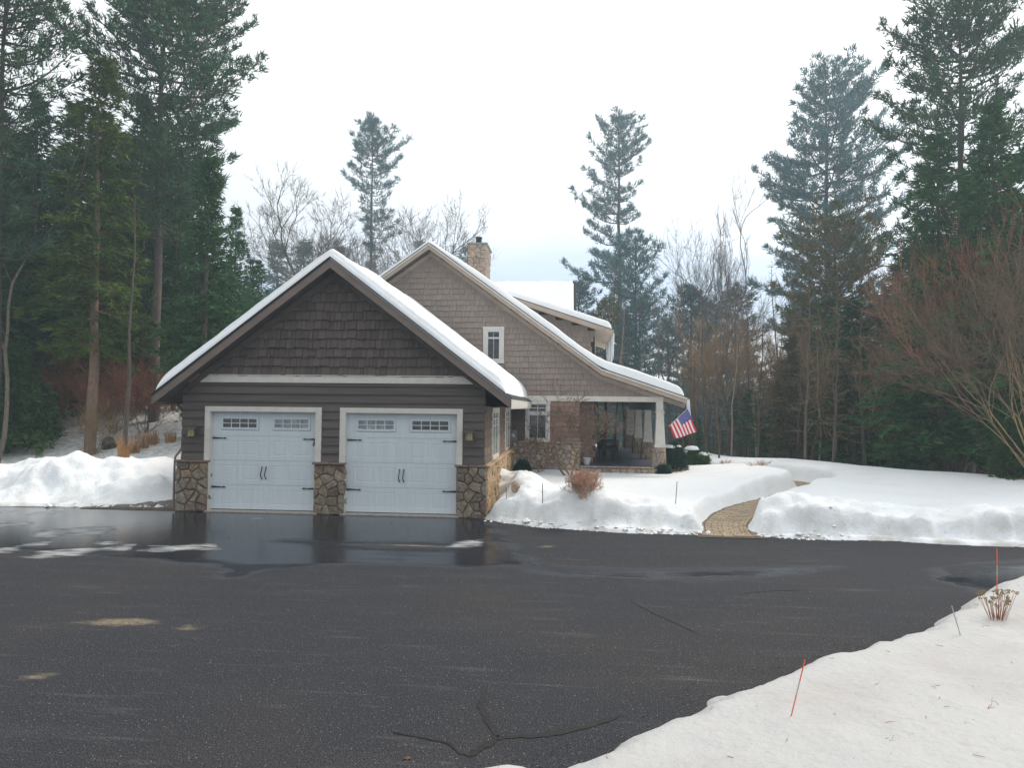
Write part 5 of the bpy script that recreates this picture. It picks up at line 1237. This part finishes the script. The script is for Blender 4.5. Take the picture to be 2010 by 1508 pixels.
# pale leaning trunk at the far left
bt = bare(71, 13, .42, .35, 4, kids=(2, 3), r0=.13, lean=(.09, 0), upward=.4)
g = spot(-2, 27.5); put('bare_tree', bt[:2], (MT['bark_pale'], MT['twig']), g, 11.5 / bt[2], rz0, 'pale leafless tree at the left edge, leaning right in front of the hemlocks', 'bare tree')
# dense dark far wood
wl = []
# behind the garage: wide bare crowns
for k, (px, pv, dist, v, sx_, lab) in enumerate(((620, 358, 48, 2, 1.25, 'wide spreading leafless tree behind the garage, left of the slim pine'), (790, 380, 44, 2, 1.15, 'leafless tree with crooked limbs between garage ridge and house gable'), (560, 400, 55, 0, 1.2, 'thin leafless tree at the right end of the left wood'), (860, 400, 50, 0, 1.0, 'leafless tree showing above the house gable'), (690, 400, 58, 1, 1.3, 'far leafless tree behind the slim pine'))):
    g = spot(px, dist); put('bare_tree', BV[v][:2], (MT['bark'], MT['twig']), g, (topz(px, pv, dist) - g[2]) / BV[v][2], k * 1.7, lab, 'bare tree', 'leafless trees behind the garage', sx_)
for k, (px, pv, dist) in enumerate(((590, 470, 70), (660, 480, 66), (540, 470, 60), (820, 470, 70))):
    evergreen(px, pv, dist, k % 2, 'small far evergreen through the leafless crowns, ' + where(px), mt='pine_far', group='far evergreens behind the garage', bank=HL, H0=14, sxy=1.2)
# right of the house: distinct leafless trees
for k, (px, pv, dist, v, rzz, lab) in enumerate(((1392, 318, 46, 1, .4, 'tall leafless tree with forked trunk, centre of the gap right of the lone pine'), (1180 + 155, 395, 44, 0, 2.2, 'leafless tree left of the forked one'), (1440, 470, 42, 0, 4., 'thin leafless tree between the forked one and the dark pine'), (1300, 470, 40, 1, 1., 'leafless tree just above the porch roof'), (1490, 520, 47, 1, 3., 'far leafless tree against the pale cloud'))):
    g = spot(px, dist); put('bare_tree', BV[v][:2], (MT['bark'], MT['twig']), g, (topz(px, pv, dist) - g[2]) / BV[v][2], rzz, lab, 'bare tree', 'leafless trees right of the house', .8)
# mixed wood right of the house
rr = random.Random(77)
RG = 'evergreens of the wood behind the porch'; n_ = 0
for k in range(8):
    px = 1130 + k * 44 + rr.uniform(-12, 12); dist = rr.uniform(40, 62); pv = rr.uniform(520, 640)
    b_ = rr.choice([0, 1]); put('pine_tree', PV[b_], (MT['bark'], MT['pine_far'] if rr.random() < .5 else MT['scrub']), (lambda g: (g[0], g[1], g[2] - .1))(spot(px, dist)), (topz(px, pv, dist) - spot(px, dist)[2]) / 20, rr.uniform(0, 6), 'thin evergreen in the wood ' + where(px) + (', the nearer kind' if dist < 50 else ', far back'), 'evergreen tree', RG, 1.25)
RG3 = 'evergreens of the dark wood beyond the right lawn'
for k in range(44):
    px = 1345 + (k % 22) * 31 + rr.uniform(-14, 14); dist = rr.uniform(31, 40) if k < 22 else rr.uniform(42, 58)
    pv = np.interp(px, [1345, 1480, 1560, 1700, 1800, 2000], [740, 720, 560, 600, 500, 380]) + rr.uniform(-30, 110)
    evergreen(px, pv, dist, rr.randint(0, 1), 'dark ragged evergreen ' + where(px) + (', front of the wood' if k < 22 else ', deep in the wood'), mt=rr.choice(['hemlock', 'scrub', 'scrub', 'hemlock', 'pine_far']), group=RG3, bank=HL, H0=14, sxy=rr.uniform(1., 1.5))
for k, (px, pv, dist, v, lab) in enumerate(((1850, 250, 27, 0, 'dark hemlock left of the tallest right hand pine'), (1960, 200, 26, 1, 'broad dark hemlock at the right edge of the picture'), (2060, 150, 25, 1, 'hemlock partly outside the right edge'), (1905, 330, 29, 2, 'dark hemlock behind the tallest right hand pine'), (1800, 470, 33, 2, 'ragged hemlock left of the reddish shrub'), (1780, 700, 27, 0, 'low green hemlock at the wood edge left of the large reddish shrub'))):
    evergreen(px, pv, dist, v, lab, mt='hemlock' if k != 5 else 'hemlock', group='dark hemlocks at the right', sxy=[1.1, 1.1, 1.2, 1., .8, 1.7][k])
for k in range(14):
    px = 1375 + k * 31 + rr.uniform(-10, 10); dist = rr.uniform(30, 38); pv = rr.uniform(560, 700); v = k % 3; g = spot(px, dist)
    put('bare_tree', BV[v][:2], (MT['bark'], MT['twig_olive']), g, (topz(px, pv, dist) - g[2]) / BV[v][2], rr.uniform(0, 6), ('bushy', 'upright', 'wide')[v] + ' leafless tree with olive twigs ' + where(px), 'bare tree', 'olive twigged trees in the right wood', 1.1)
SG_ = 'thin leafless trunks at the edge of the right wood'
for k in range(62):
    px = 1180 + k * 13.2 + rr.uniform(-8, 8); dist = rr.uniform(27, 40); v = rr.randint(0, 2); Ht = rr.uniform(4.5, 8) if px < 1520 else rr.uniform(5.5, 10)
    g = spot(px, dist)
    put('sapling', SV[v], (MT[rr.choice(['bark', 'bark', 'bark_pale'])], MT['twig_olive'] if px > 1480 else MT['twig']), g, Ht / 9.5, rr.uniform(0, 6), ('tallish' if Ht > 7.5 else 'short' if Ht < 6 else 'thin') + ' leafless trunk ' + where(px) + ', at the wood edge', 'bare tree', SG_, 1.)
for px, v0, v1, tx, lab in ((1489, 895, 765, 1470, 'pale slender trunk leaning left at the wood edge, nearer the flag'), (1630, 912, 790, 1618, 'pale slender trunk leaning left at the wood edge, farther from the flag')):
    g = spot(px, 33.); g[2] = min(g[2], topz(px, v0 + 8, 33.)); t_ = spot(tx, 33.); tz = topz(tx, v1, 33.)
    w_ = Wood(); tt = np.linspace(0, 1, 6); w_.limb([(0 + (t_[0] - g[0]) * q, (t_[1] - g[1]) * q + .05 * math.sin(q * 9), (tz - g[2] + 2) * q - .6) for q in tt], np.linspace(.075, .02, 6), 6)
    link('trunk', w_.mesh('trunk'), MT['bark_pale'], empty('bare_tree', g, lab, 'tree trunk'))
# far wooded belt so that the wood has depth
def belt():
    rs = RS(5); vs = []
    n = 2600; A = rs.uniform(-.62, .70, n); Dd = rs.uniform(70, 118, n); x = CAM[0] + Dd * np.tan(A + .0) * 1.0; y = CAM[1] + Dd
    gz = base_h(x, y); Ht = rs.uniform(6, 13, n) * np.where((A > .08) & (A < .30), .5, 1.) 
    for k in range(n):
        m_ = 34; z = rs.uniform(.1, 1, m_) ** .8 * Ht[k]; r_ = (1 - z / Ht[k]) * 2.1 + .25; az = rs.uniform(0, 6.28, m_)
        cp = np.stack([x[k] + np.cos(az) * r_ * rs.uniform(.3, 1, m_), y[k] + np.sin(az) * r_, gz[k] + z], 1); D = np.stack([np.cos(az), np.sin(az), np.full(m_, -.2)], 1)
        vs.append(tufts(rs, cp, D, 2, 1.1, .38, .4))
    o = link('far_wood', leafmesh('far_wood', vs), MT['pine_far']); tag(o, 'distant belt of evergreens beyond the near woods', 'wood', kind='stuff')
belt()
# large reddish leafless shrub at the right edge
bs = bare(81, 7.4, .42, .55, 4, n0=22, r0=.036, lean=(-.20, -.05), kids=(2, 4), upward=.12, tw=.008, twist=.12)
bs2 = bare(82, 7.0, .40, .42, 4, n0=12, r0=.05, lean=(-.12, .0), kids=(2, 4), upward=.15, tw=.008, twist=.12)
g = spot(2050, 22.5); put('bare_shrub', bs[:2], (MT['twig_olive'], MT['twig_brown']), (g[0], g[1], g[2] - .1), 7.0 / bs[2], rz0, 'large leafless shrub with many pale stems arching left at the right edge', 'shrub')
g = spot(1965, 25.5); put('bare_shrub', bs2[:2], (MT['bark'], MT['twig_red']), (g[0], g[1], g[2] - .1), 8.6 / bs2[2], 1.2, 'tall reddish twiggy shrub behind the arching one', 'shrub')
g = spot(1880, 27); put('bare_shrub', bs2[:2], (MT['bark'], MT['twig_red']), (g[0], g[1], g[2] - .1), 7.0 / bs2[2], 3.2, 'reddish twiggy shrub between the arching one and the low hemlock', 'shrub')
# small evergreen at the right edge of the lawn
g = on_ground(1985, 938); put('young_fir', ff, (MT['bark'], MT['fir_green']), (g[0], g[1], g[2] - .1), .5, .5, 'small bright fir at the foot of the arching shrub', 'young fir')
# brushy low shrubs along the wood edge
for k, (px, pv, s_, lab) in enumerate(((1880, 932, .55, 'low pale shrub on the lawn edge before the low hemlock'), (1790, 925, .4, 'small reddish brush on the lawn edge left of the pale shrub'))):
    g = spot(px, 27.5); g[2] = topz(px, pv, 27.5); b_ = bare(90 + k, 2.6, .35, .7, 4, n0=10, r0=.014, kids=(2, 3), upward=.1, tw=.008)
    put('bare_shrub', b_[:2], (MT['twig_olive'], MT['twig_olive'] if k == 0 else MT['twig_red']), g, 2.4 * s_ / .5 / b_[2] * .8, 0, lab, 'shrub', None, 1.3)
# leafless shrubs left
lsh = [bare(95, 2.8, .34, .8, 5, n0=8, r0=.022, kids=(2, 3), upward=.12, tw=.007), bare(96, 2.8, .3, .7, 5, n0=10, r0=.018, kids=(2, 3), upward=.15, tw=.006)]
for k, (px, pv, ht, v, mm, lab) in enumerate(((180, 893, 2.1, 0, ('bark_pale', 'twig_olive'), 'small leafless shrub growing at the foot of the brown trunk'), (150, 838, 2.6, 1, ('twig_olive', 'twig_red'), 'reddish leafless shrub left of the brown trunk'), (225, 850, 2.6, 1, ('twig_olive', 'twig_red'), 'reddish leafless shrub right of the brown trunk'), (105, 830, 2.3, 0, ('twig_olive', 'twig_olive'), 'pale forked shrub on the slope between fir and brown trunk'), (285, 850, 2.6, 1, ('twig', 'twig_red'), 'dull leafless shrub behind the tan grass'), (115, 822, 2.9, 1, ('twig_olive', 'twig_red'), 'wide reddish shrub highest on the left slope'), (200, 822, 3.0, 1, ('twig_olive', 'twig_red'), 'tall reddish shrub behind the brown trunk'), (255, 826, 2.8, 1, ('twig_olive', 'twig_red'), 'reddish shrub behind the thin brown trunk'))):
    g = on_ground(px, pv); put('bare_shrub', lsh[v][:2], (MT[mm[0]], MT[mm[1]]), (g[0], g[1], g[2] - .05), ht / lsh[v][2], k * 1.3, lab, 'shrub', 'leafless shrubs on the left slope', 1.15)
g = spot(246, 24); w_ = Wood(); w_.limb([(0, 0, -.2), (.03, 0, 1.2), (.1, 0, 2.6), (.05, 0, 4.2), (.16, 0, 6.5), (.1, 0, 8.5)], [.08, .065, .05, .038, .024, .008], 7); link('trunk', w_.mesh('trunk'), MT['bark'], empty('bare_tree', g, 'thin brown trunk among the red twigs, right of the thick brown trunk', 'tree trunk'))

# blades and stems
def clump(name, px, pv, ht, wid, n, m, label, cat, group=None, seed=0, lean=.25, thick=.010, curl=.3):
    g = on_ground(px, pv); rs = RS(seed); w_ = Wood()
    for k in range(n):
        az = rs.uniform(0, 6.28); r_ = wid * .5 * math.sqrt(rs.rand()); p = np.array([math.cos(az) * r_, math.sin(az) * r_ * .7, -.06]); h = ht * rs.uniform(.45, 1.05)
        d = np.array([math.cos(az) * r_ / wid * lean * 2 + rs.randn() * .08, math.sin(az) * r_ / wid * lean * 2, 1.]); q = p + d * h * .55; e_ = p + d * h + np.array([d[0], d[1], -.4]) * h * curl * rs.rand() + rs.randn(3) * .02
        w_.limb([p, q, e_], [thick, thick * .8, thick * .3], 3)
    o = link(name, w_.mesh(name), m, loc=g); tag(o, label, cat, group); return o
for k, (px, pv, ht, wd_, lab) in enumerate(((262, 890, .8, .4, 'leftmost tan dry grass clump beside the thin trunk'), (282, 880, .7, .35, 'second tan grass clump from the left'), (302, 872, .7, .35, 'small tan grass clump in the middle of the row'), (335, 868, .65, .4, 'tan grass clump nearest the garage corner'), (243, 897, .7, .3, 'short tan grass clump in front of the leftmost one'))):
    clump('dry_grass', px, pv, ht, wd_, 70, MT['straw'], lab, 'dry grass', 'tan dry grass clumps left of the garage', k, .1, .008)
pk = bare(131, .75, .30, .95, 4, n0=34, r0=.007, kids=(2, 3), upward=.4, tw=.005); g = on_ground(1146, 974); put('dry_plant', pk[:2], (MT['straw_pink'], MT['straw_pink']), (g[0], g[1], g[2] - .04), .66 / pk[2], 0, 'rounded pinkish tan dry plant poking from the snow in front of the house', 'dry plant', None, 1.15)
for k, (px, pv, ht, wd_, lab) in enumerate(((1315, 928, .3, .7, 'low dry stems at the foot of the corner porch column'), (1385, 905, .2, .3, 'few dry stems in the snow right of the green juniper'), (1425, 908, .18, .35, 'dry stems beyond the juniper, left of the path bend'), (1485, 914, .22, .5, 'small tan stems just left of the path bend'), (1500, 912, .22, .35, 'tan stems nearest the path bend'))):
    clump('dry_plant', px, pv, ht, wd_, 60, MT['straw_pink'], lab, 'dry plant', 'dry stems in the lawn snow', 20 + k, .7, .006, .5)
# small leafless ornamental tree by the house
ot = bare(121, 3.0, .24, .72, 6, n0=3, r0=.035, kids=(2, 3), upward=.12, tw=.006)
g = on_ground(1118, 935); put('bare_tree', ot[:2], (MT['twig_brown'], MT['twig_brown']), (g[0], g[1], g[2] - .05), 3.0 / ot[2], 2., 'small leafless ornamental tree in front of the stone base of the house', 'small tree', None, 1.25)
# bushes by the porch
def bush(name, px, pv, w_, h, dep, m, label, seed, snowcap=None, droop=-.1):
    rs = RS(seed); g = on_ground(px, pv) if px != 1020 else np.array([.42, 6.6, Hs(.42, 6.6)]); n = 2600; u_ = rs.uniform(0, 1, n) ** .4; az = rs.uniform(0, 6.28, n); el = np.arcsin(rs.uniform(-.15, 1, n))
    d = np.stack([np.cos(az) * np.cos(el), np.sin(az) * np.cos(el), np.sin(el)], 1); lump = 1 + .28 * vnoise(d[:, 0] * 3 + seed, d[:, 2] * 3 + d[:, 1] * 2, seed)
    cp = d * (u_ * lump)[:, None] * np.array([w_ / 2, dep / 2, h]); fl = tufts(rs, cp, unit(d + np.array([0, 0, droop])), 5, .13, .035, .5)
    r_ = empty(name, g, label, 'bush'); o = link('leaves', leafmesh('leaves', [fl]), m, r_)
    ww = Wood(); 
    for k in range(9): a = rs.uniform(0, 6.28); ww.limb([(0, 0, -.1), (math.cos(a) * w_ * .18, math.sin(a) * dep * .18, h * .4), (math.cos(a) * w_ * .36, math.sin(a) * dep * .36, h * .8)], [.02, .014, .005], 4)
    link('stems', ww.mesh('stems'), MT['bark'], r_)
    for k, (cx, cy, cz, a, b_, c_) in enumerate(snowcap or []):
        mb = MB(); nn = 14; mm = 7; vs = []
        for i in range(mm + 1):
            for j in range(nn):
                t_ = 2 * math.pi * j / nn; p_ = math.pi * .5 * i / mm; rr_ = math.cos(p_) * (1 + .5 * float(vnoise(math.cos(t_) * 1.5 + k, math.sin(t_) * 1.5 + cx * 9, 4))); vs.append((cx + a * rr_ * math.cos(t_), cy + b_ * rr_ * math.sin(t_), cz + c_ * math.sin(p_) - .25 * c_ * (rr_ > .8)))
        mb.add(vs, [(i * nn + j, i * nn + (j + 1) % nn, (i + 1) * nn + (j + 1) % nn, (i + 1) * nn + j) for i in range(mm) for j in range(nn)] + [tuple(range(nn))[::-1]]); mb.obj('snow_cap', MT['snow_roof'], r_, smooth=True)
    return r_
bush('evergreen_bush', 1324, 924, .72, .86, .8, MT['bush'], 'rounded dark evergreen bush against the corner porch column, snow on top', 3, [(-.14, 0, .78, .2, .24, .08), (.12, -.05, .80, .1, .16, .05)])
bush('evergreen_bush', 1368, 908, .85, .42, .8, MT['fir_green'], 'spreading juniper right of the dark bush, patchy snow on its boughs', 7, [(-.2, -.1, .50, .30, .25, .12), (.15, -.2, .30, .22, .2, .1), (.35, .1, .28, .2, .2, .09)], .2)
bush('evergreen_bush', 1020, 932, .34, .26, .24, MT['bush'], 'small dark bush at the inner corner below the electric meter', 9)
bush('evergreen_bush', 1300, 930, .34, .2, .3, MT['bush'], 'low evergreen bush at the foot of the corner porch column', 13)
g = on_ground(1011, 968); mb = MB(); rs_ = RS(3); vs = []
for i in range(7):
    for j in range(10):
        a = 2 * math.pi * j / 10; p_ = math.pi * (i / 6 - .5); r_ = .11 * (1 + .12 * rs_.randn()); vs.append((math.cos(a) * math.cos(p_) * r_, math.sin(a) * math.cos(p_) * r_, .12 + math.sin(p_) * .13))
mb.add(vs, [(i * 10 + j, i * 10 + (j + 1) % 10, (i + 1) * 10 + (j + 1) % 10, (i + 1) * 10 + j) for i in range(6) for j in range(10)]); o = mb.obj('boulder', MT['stone_house'], smooth=True, loc=g); tag(o, 'round tan stone at the far corner of the garage side wall', 'stone')
g = on_ground(190, 886); o = MB().add([(v[0] * 2.2, v[1] * 2, v[2] * 2.4) for v in vs], [(i * 10 + j, i * 10 + (j + 1) % 10, (i + 1) * 10 + (j + 1) % 10, (i + 1) * 10 + j) for i in range(6) for j in range(10)]).obj('boulder', MT['rock'], loc=(g[0] + .2, g[1] + .3, g[2] - .1)); tag(o, 'dark rock in the snow right of the brown trunk', 'stone')

# broken lumps at the foot of the ploughed banks
def chunks():
    rs = RS(33); V = []; T = []; c = 0; B = np.array(DRIVE_BACK[4:9] + DRIVE_BACK[12:24]); ico = np.array([(1, 0, 0), (-1, 0, 0), (0, 1, 0), (0, -1, 0), (0, 0, 1), (0, 0, -1), (.6, .6, .5), (-.6, .6, .4), (.5, -.6, -.4), (-.6, -.5, .5)])
    fc = np.array([(0, 6, 4), (6, 2, 7), (6, 7, 4), (7, 1, 9), (7, 9, 4), (9, 3, 8), (9, 8, 4), (8, 0, 4), (0, 2, 6), (2, 1, 7), (1, 3, 9), (3, 0, 8)])
    for k in range(330):
        i = rs.randint(0, len(B) - 1); 
        if i == 4: continue
        t_ = rs.rand(); p_ = B[i] * (1 - t_) + B[i + 1] * t_; y = p_[1] + abs(rs.randn()) * .16 - .05; x = p_[0] + rs.randn() * .1
        z = max(Hs(x, y), 0); s_ = rs.uniform(.008, .034) * (1 + 1.4 * (rs.rand() > .93)); V.append(ico * s_ * rs.uniform(.6, 1.3, (10, 3)) * [1.3, 1.2, .8] + [x, y, z + s_ * .25]); T.append(fc + c); c += 10
    o = link('snow_chunks', trimesh('snow_chunks', np.concatenate(V), np.concatenate(T)), MT['snow_roof']); tag(o, 'broken lumps of snow along the foot of the ploughed banks', 'snow', kind='stuff')
chunks()
# driveway markers
def stake(px, pv, tx, tv, rad, m, label, band=True, name='driveway_marker'):
    g = on_ground(px, pv); t_ = atY(tx, tv, g[1]); r_ = empty(name, g, label, 'marker stake', 'driveway marker stakes'); d = t_ - g
    MB().tube([-d * .15, d * .38], rad, 7).obj('rod', m, r_)
    if band: MB().tube([d * .38, d * .62], rad * 1.05, 7).obj('band', MT['stake_grey'], r_); MB().tube([d * .62, d], rad, 7).obj('rod', m, r_)
    else: MB().tube([d * .38, d], rad, 7).obj('rod', m, r_)
stake(1553, 1408, 1580, 1296, .0044, MT['orange'], 'orange marker stake leaning right in the near snow bank')
stake(1957, 1165, 1957, 1078, .0062, MT['orange'], 'orange marker stake standing behind the dried flower heads')
stake(1885, 1248, 1868, 1190, .005, MT['stake_grey'], 'thin faded stake leaning left between the two orange ones')
stake(1326, 990, 1329, 946, .008, MT['twig'], 'thin grey stake in the snow, nearer the path', False)
stake(1065, 990, 1065, 950, .009, MT['twig'], 'thin grey stake on the snow ridge before the pinkish plant', False)
stake(994, 980, 994, 958, .008, MT['twig'], 'short thin stake beside the garage side wall', False)
# dried flower heads on the near bank
g = on_ground(1957, 1216); fh = empty('dried_flowers', g, 'dried flower heads on thin stems poking from the near snow bank at the right', 'dried flowers'); rs_ = RS(9); w_ = Wood(); heads = MB()
for k in range(34):
    a = rs_.uniform(0, 6.28); r_ = rs_.uniform(.02, .22); h = rs_.uniform(.12, .33); b0 = np.array([math.cos(a) * r_ * .35, math.sin(a) * r_ * .35, -.05]); e_ = np.array([math.cos(a) * r_, math.sin(a) * r_, h]); w_.limb([b0, (b0 + e_) / 2 + rs_.randn(3) * .01, e_], [.0035, .003, .002], 4)
    for q in range(7):
        c_ = e_ + rs_.randn(3) * np.array([.014, .014, .006]); s_ = rs_.uniform(.006, .012); heads.add([c_ + np.array(v) * s_ for v in ((1, 0, 0), (-1, 0, 0), (0, 1, 0), (0, -1, 0), (0, 0, 1), (0, 0, -1))], [(0, 2, 4), (2, 1, 4), (1, 3, 4), (3, 0, 4), (2, 0, 5), (1, 2, 5), (3, 1, 5), (0, 3, 5)])
link('stems', w_.mesh('stems'), MT['twig_red'], fh); heads.obj('flower_heads', MT['flower'], fh)['kind'] = 'stuff'
# twigs and needles lying on the near snow
def scatter_twigs():
    rs = RS(14); w_ = Wood(); n = 0
    while n < 150:
        x = rs.uniform(1.2, 9); y = rs.uniform(-12.5, -5.6)
        if sdf(NEAR_EDGE + [(60, -60)], np.array([x]), np.array([y]))[0] > -.15: continue
        z = Hs(x, y); L0 = rs.uniform(.015, .07) if n > 24 else rs.uniform(.07, .16); a = rs.uniform(0, 6.28); d = np.array([math.cos(a), math.sin(a), rs.uniform(-.05, .25)]); p = np.array([x, y, z + .004])
        w_.limb([p, p + d * L0 * .5 + rs.randn(3) * .006, p + d * L0], [.0022, .002, .001], 3)
        if n < 24:
            for q in range(4): s_ = p + d * L0 * rs.uniform(.2, .9); w_.limb([s_, s_ + (d + rs.randn(3) * .9) * L0 * .25], [.0015, .001], 3)
        n += 1
    o = link('twig_litter', w_.mesh('twig_litter'), MT['twig_red']); tag(o, 'small twigs and needles scattered on the near snow bank', 'twigs', kind='stuff')
scatter_twigs()
def scatter_grit():
    for nm, mm, n, sd_, s0, s1 in (('gravel', MT['pebble'], 1500, 1, .0022, .0075), ('dark_grit', MT['grit'], 900, 2, .002, .009)):
        rs = RS(sd_); mb_V = []; mb_T = []; c = 0
        u_ = rs.uniform(0, 1, n); dist = 3.8 + 12 * u_ ** 1.3; a = rs.uniform(-.72, .60, n); x = CAM[0] + dist * np.sin(a); y = CAM[1] + dist * np.cos(a)
        if sd_ == 2:
            e_ = rs.randint(6, len(NEAR_EDGE) - 4, n // 2); t_ = rs.rand(n // 2)[:, None]; E_ = np.array(NEAR_EDGE); pp = E_[e_] * (1 - t_) + E_[e_ + 1] * t_ + np.abs(rs.randn(n // 2, 1)) * .28 * np.array([[-.75, .65]]); x[:n // 2] = pp[:, 0]; y[:n // 2] = pp[:, 1]
        ok = sdf(DRIVE, x, y) < -.03; x, y = x[ok], y[ok]; dist = np.hypot(x - CAM[0], y - CAM[1])
        for X, Y, dd in zip(x, y, dist):
            s_ = rs.uniform(s0, s1) * (.8 + dd * .04); o8 = np.array([(1, 0, 0), (0, 1, 0), (-1, 0, 0), (0, -1, 0), (0, 0, .8)]) * s_ * rs.uniform(.6, 1.3, (5, 1)) + np.array([X, Y, .001]); mb_V.append(o8); mb_T.append(np.array([(0, 1, 4), (1, 2, 4), (2, 3, 4), (3, 0, 4)]) + c); c += 5
        o = link(nm, trimesh(nm, np.concatenate(mb_V), np.concatenate(mb_T)), mm); tag(o, 'loose pale grit on the asphalt' if sd_ == 1 else 'loose dark grit on the asphalt near the snow edge', 'gravel', kind='stuff')
scatter_grit()
# fallen leaf near the bottom edge
g = atZ(799, 1493); mb = MB(); mb.add([(0, 0, .002), (.03, .008, .012), (.02, .03, .004), (-.004, .034, .014), (-.026, .02, .004), (-.02, -.01, .016)], [(0, 1, 2), (0, 2, 3), (0, 3, 4), (0, 4, 5)]); o = mb.obj('leaf', MT['leaf'], loc=(g[0], g[1], 0)); tag(o, 'curled dead leaf on the asphalt near the bottom edge', 'leaf')
# haze volume added to stand in for lens glare
hz = MB().box(-110, 130, -40, 128, -9, 38).obj('haze', None); hz['kind'] = 'stuff'; hz['label'] = 'thin haze added to imitate lens glare'; hz['category'] = 'haze'
m = bpy.data.materials.new('haze'); m.use_nodes = True; t = m.node_tree; t.nodes.clear(); o_ = t.nodes.new('ShaderNodeOutputMaterial'); v = t.nodes.new('ShaderNodeVolumePrincipled')
v.inputs['Color'].default_value = (.70, .87, 1, 1); v.inputs['Density'].default_value = .0027; v.inputs['Anisotropy'].default_value = .3; t.links.new(v.outputs[0], o_.inputs['Volume']); hz.data.materials.append(m)
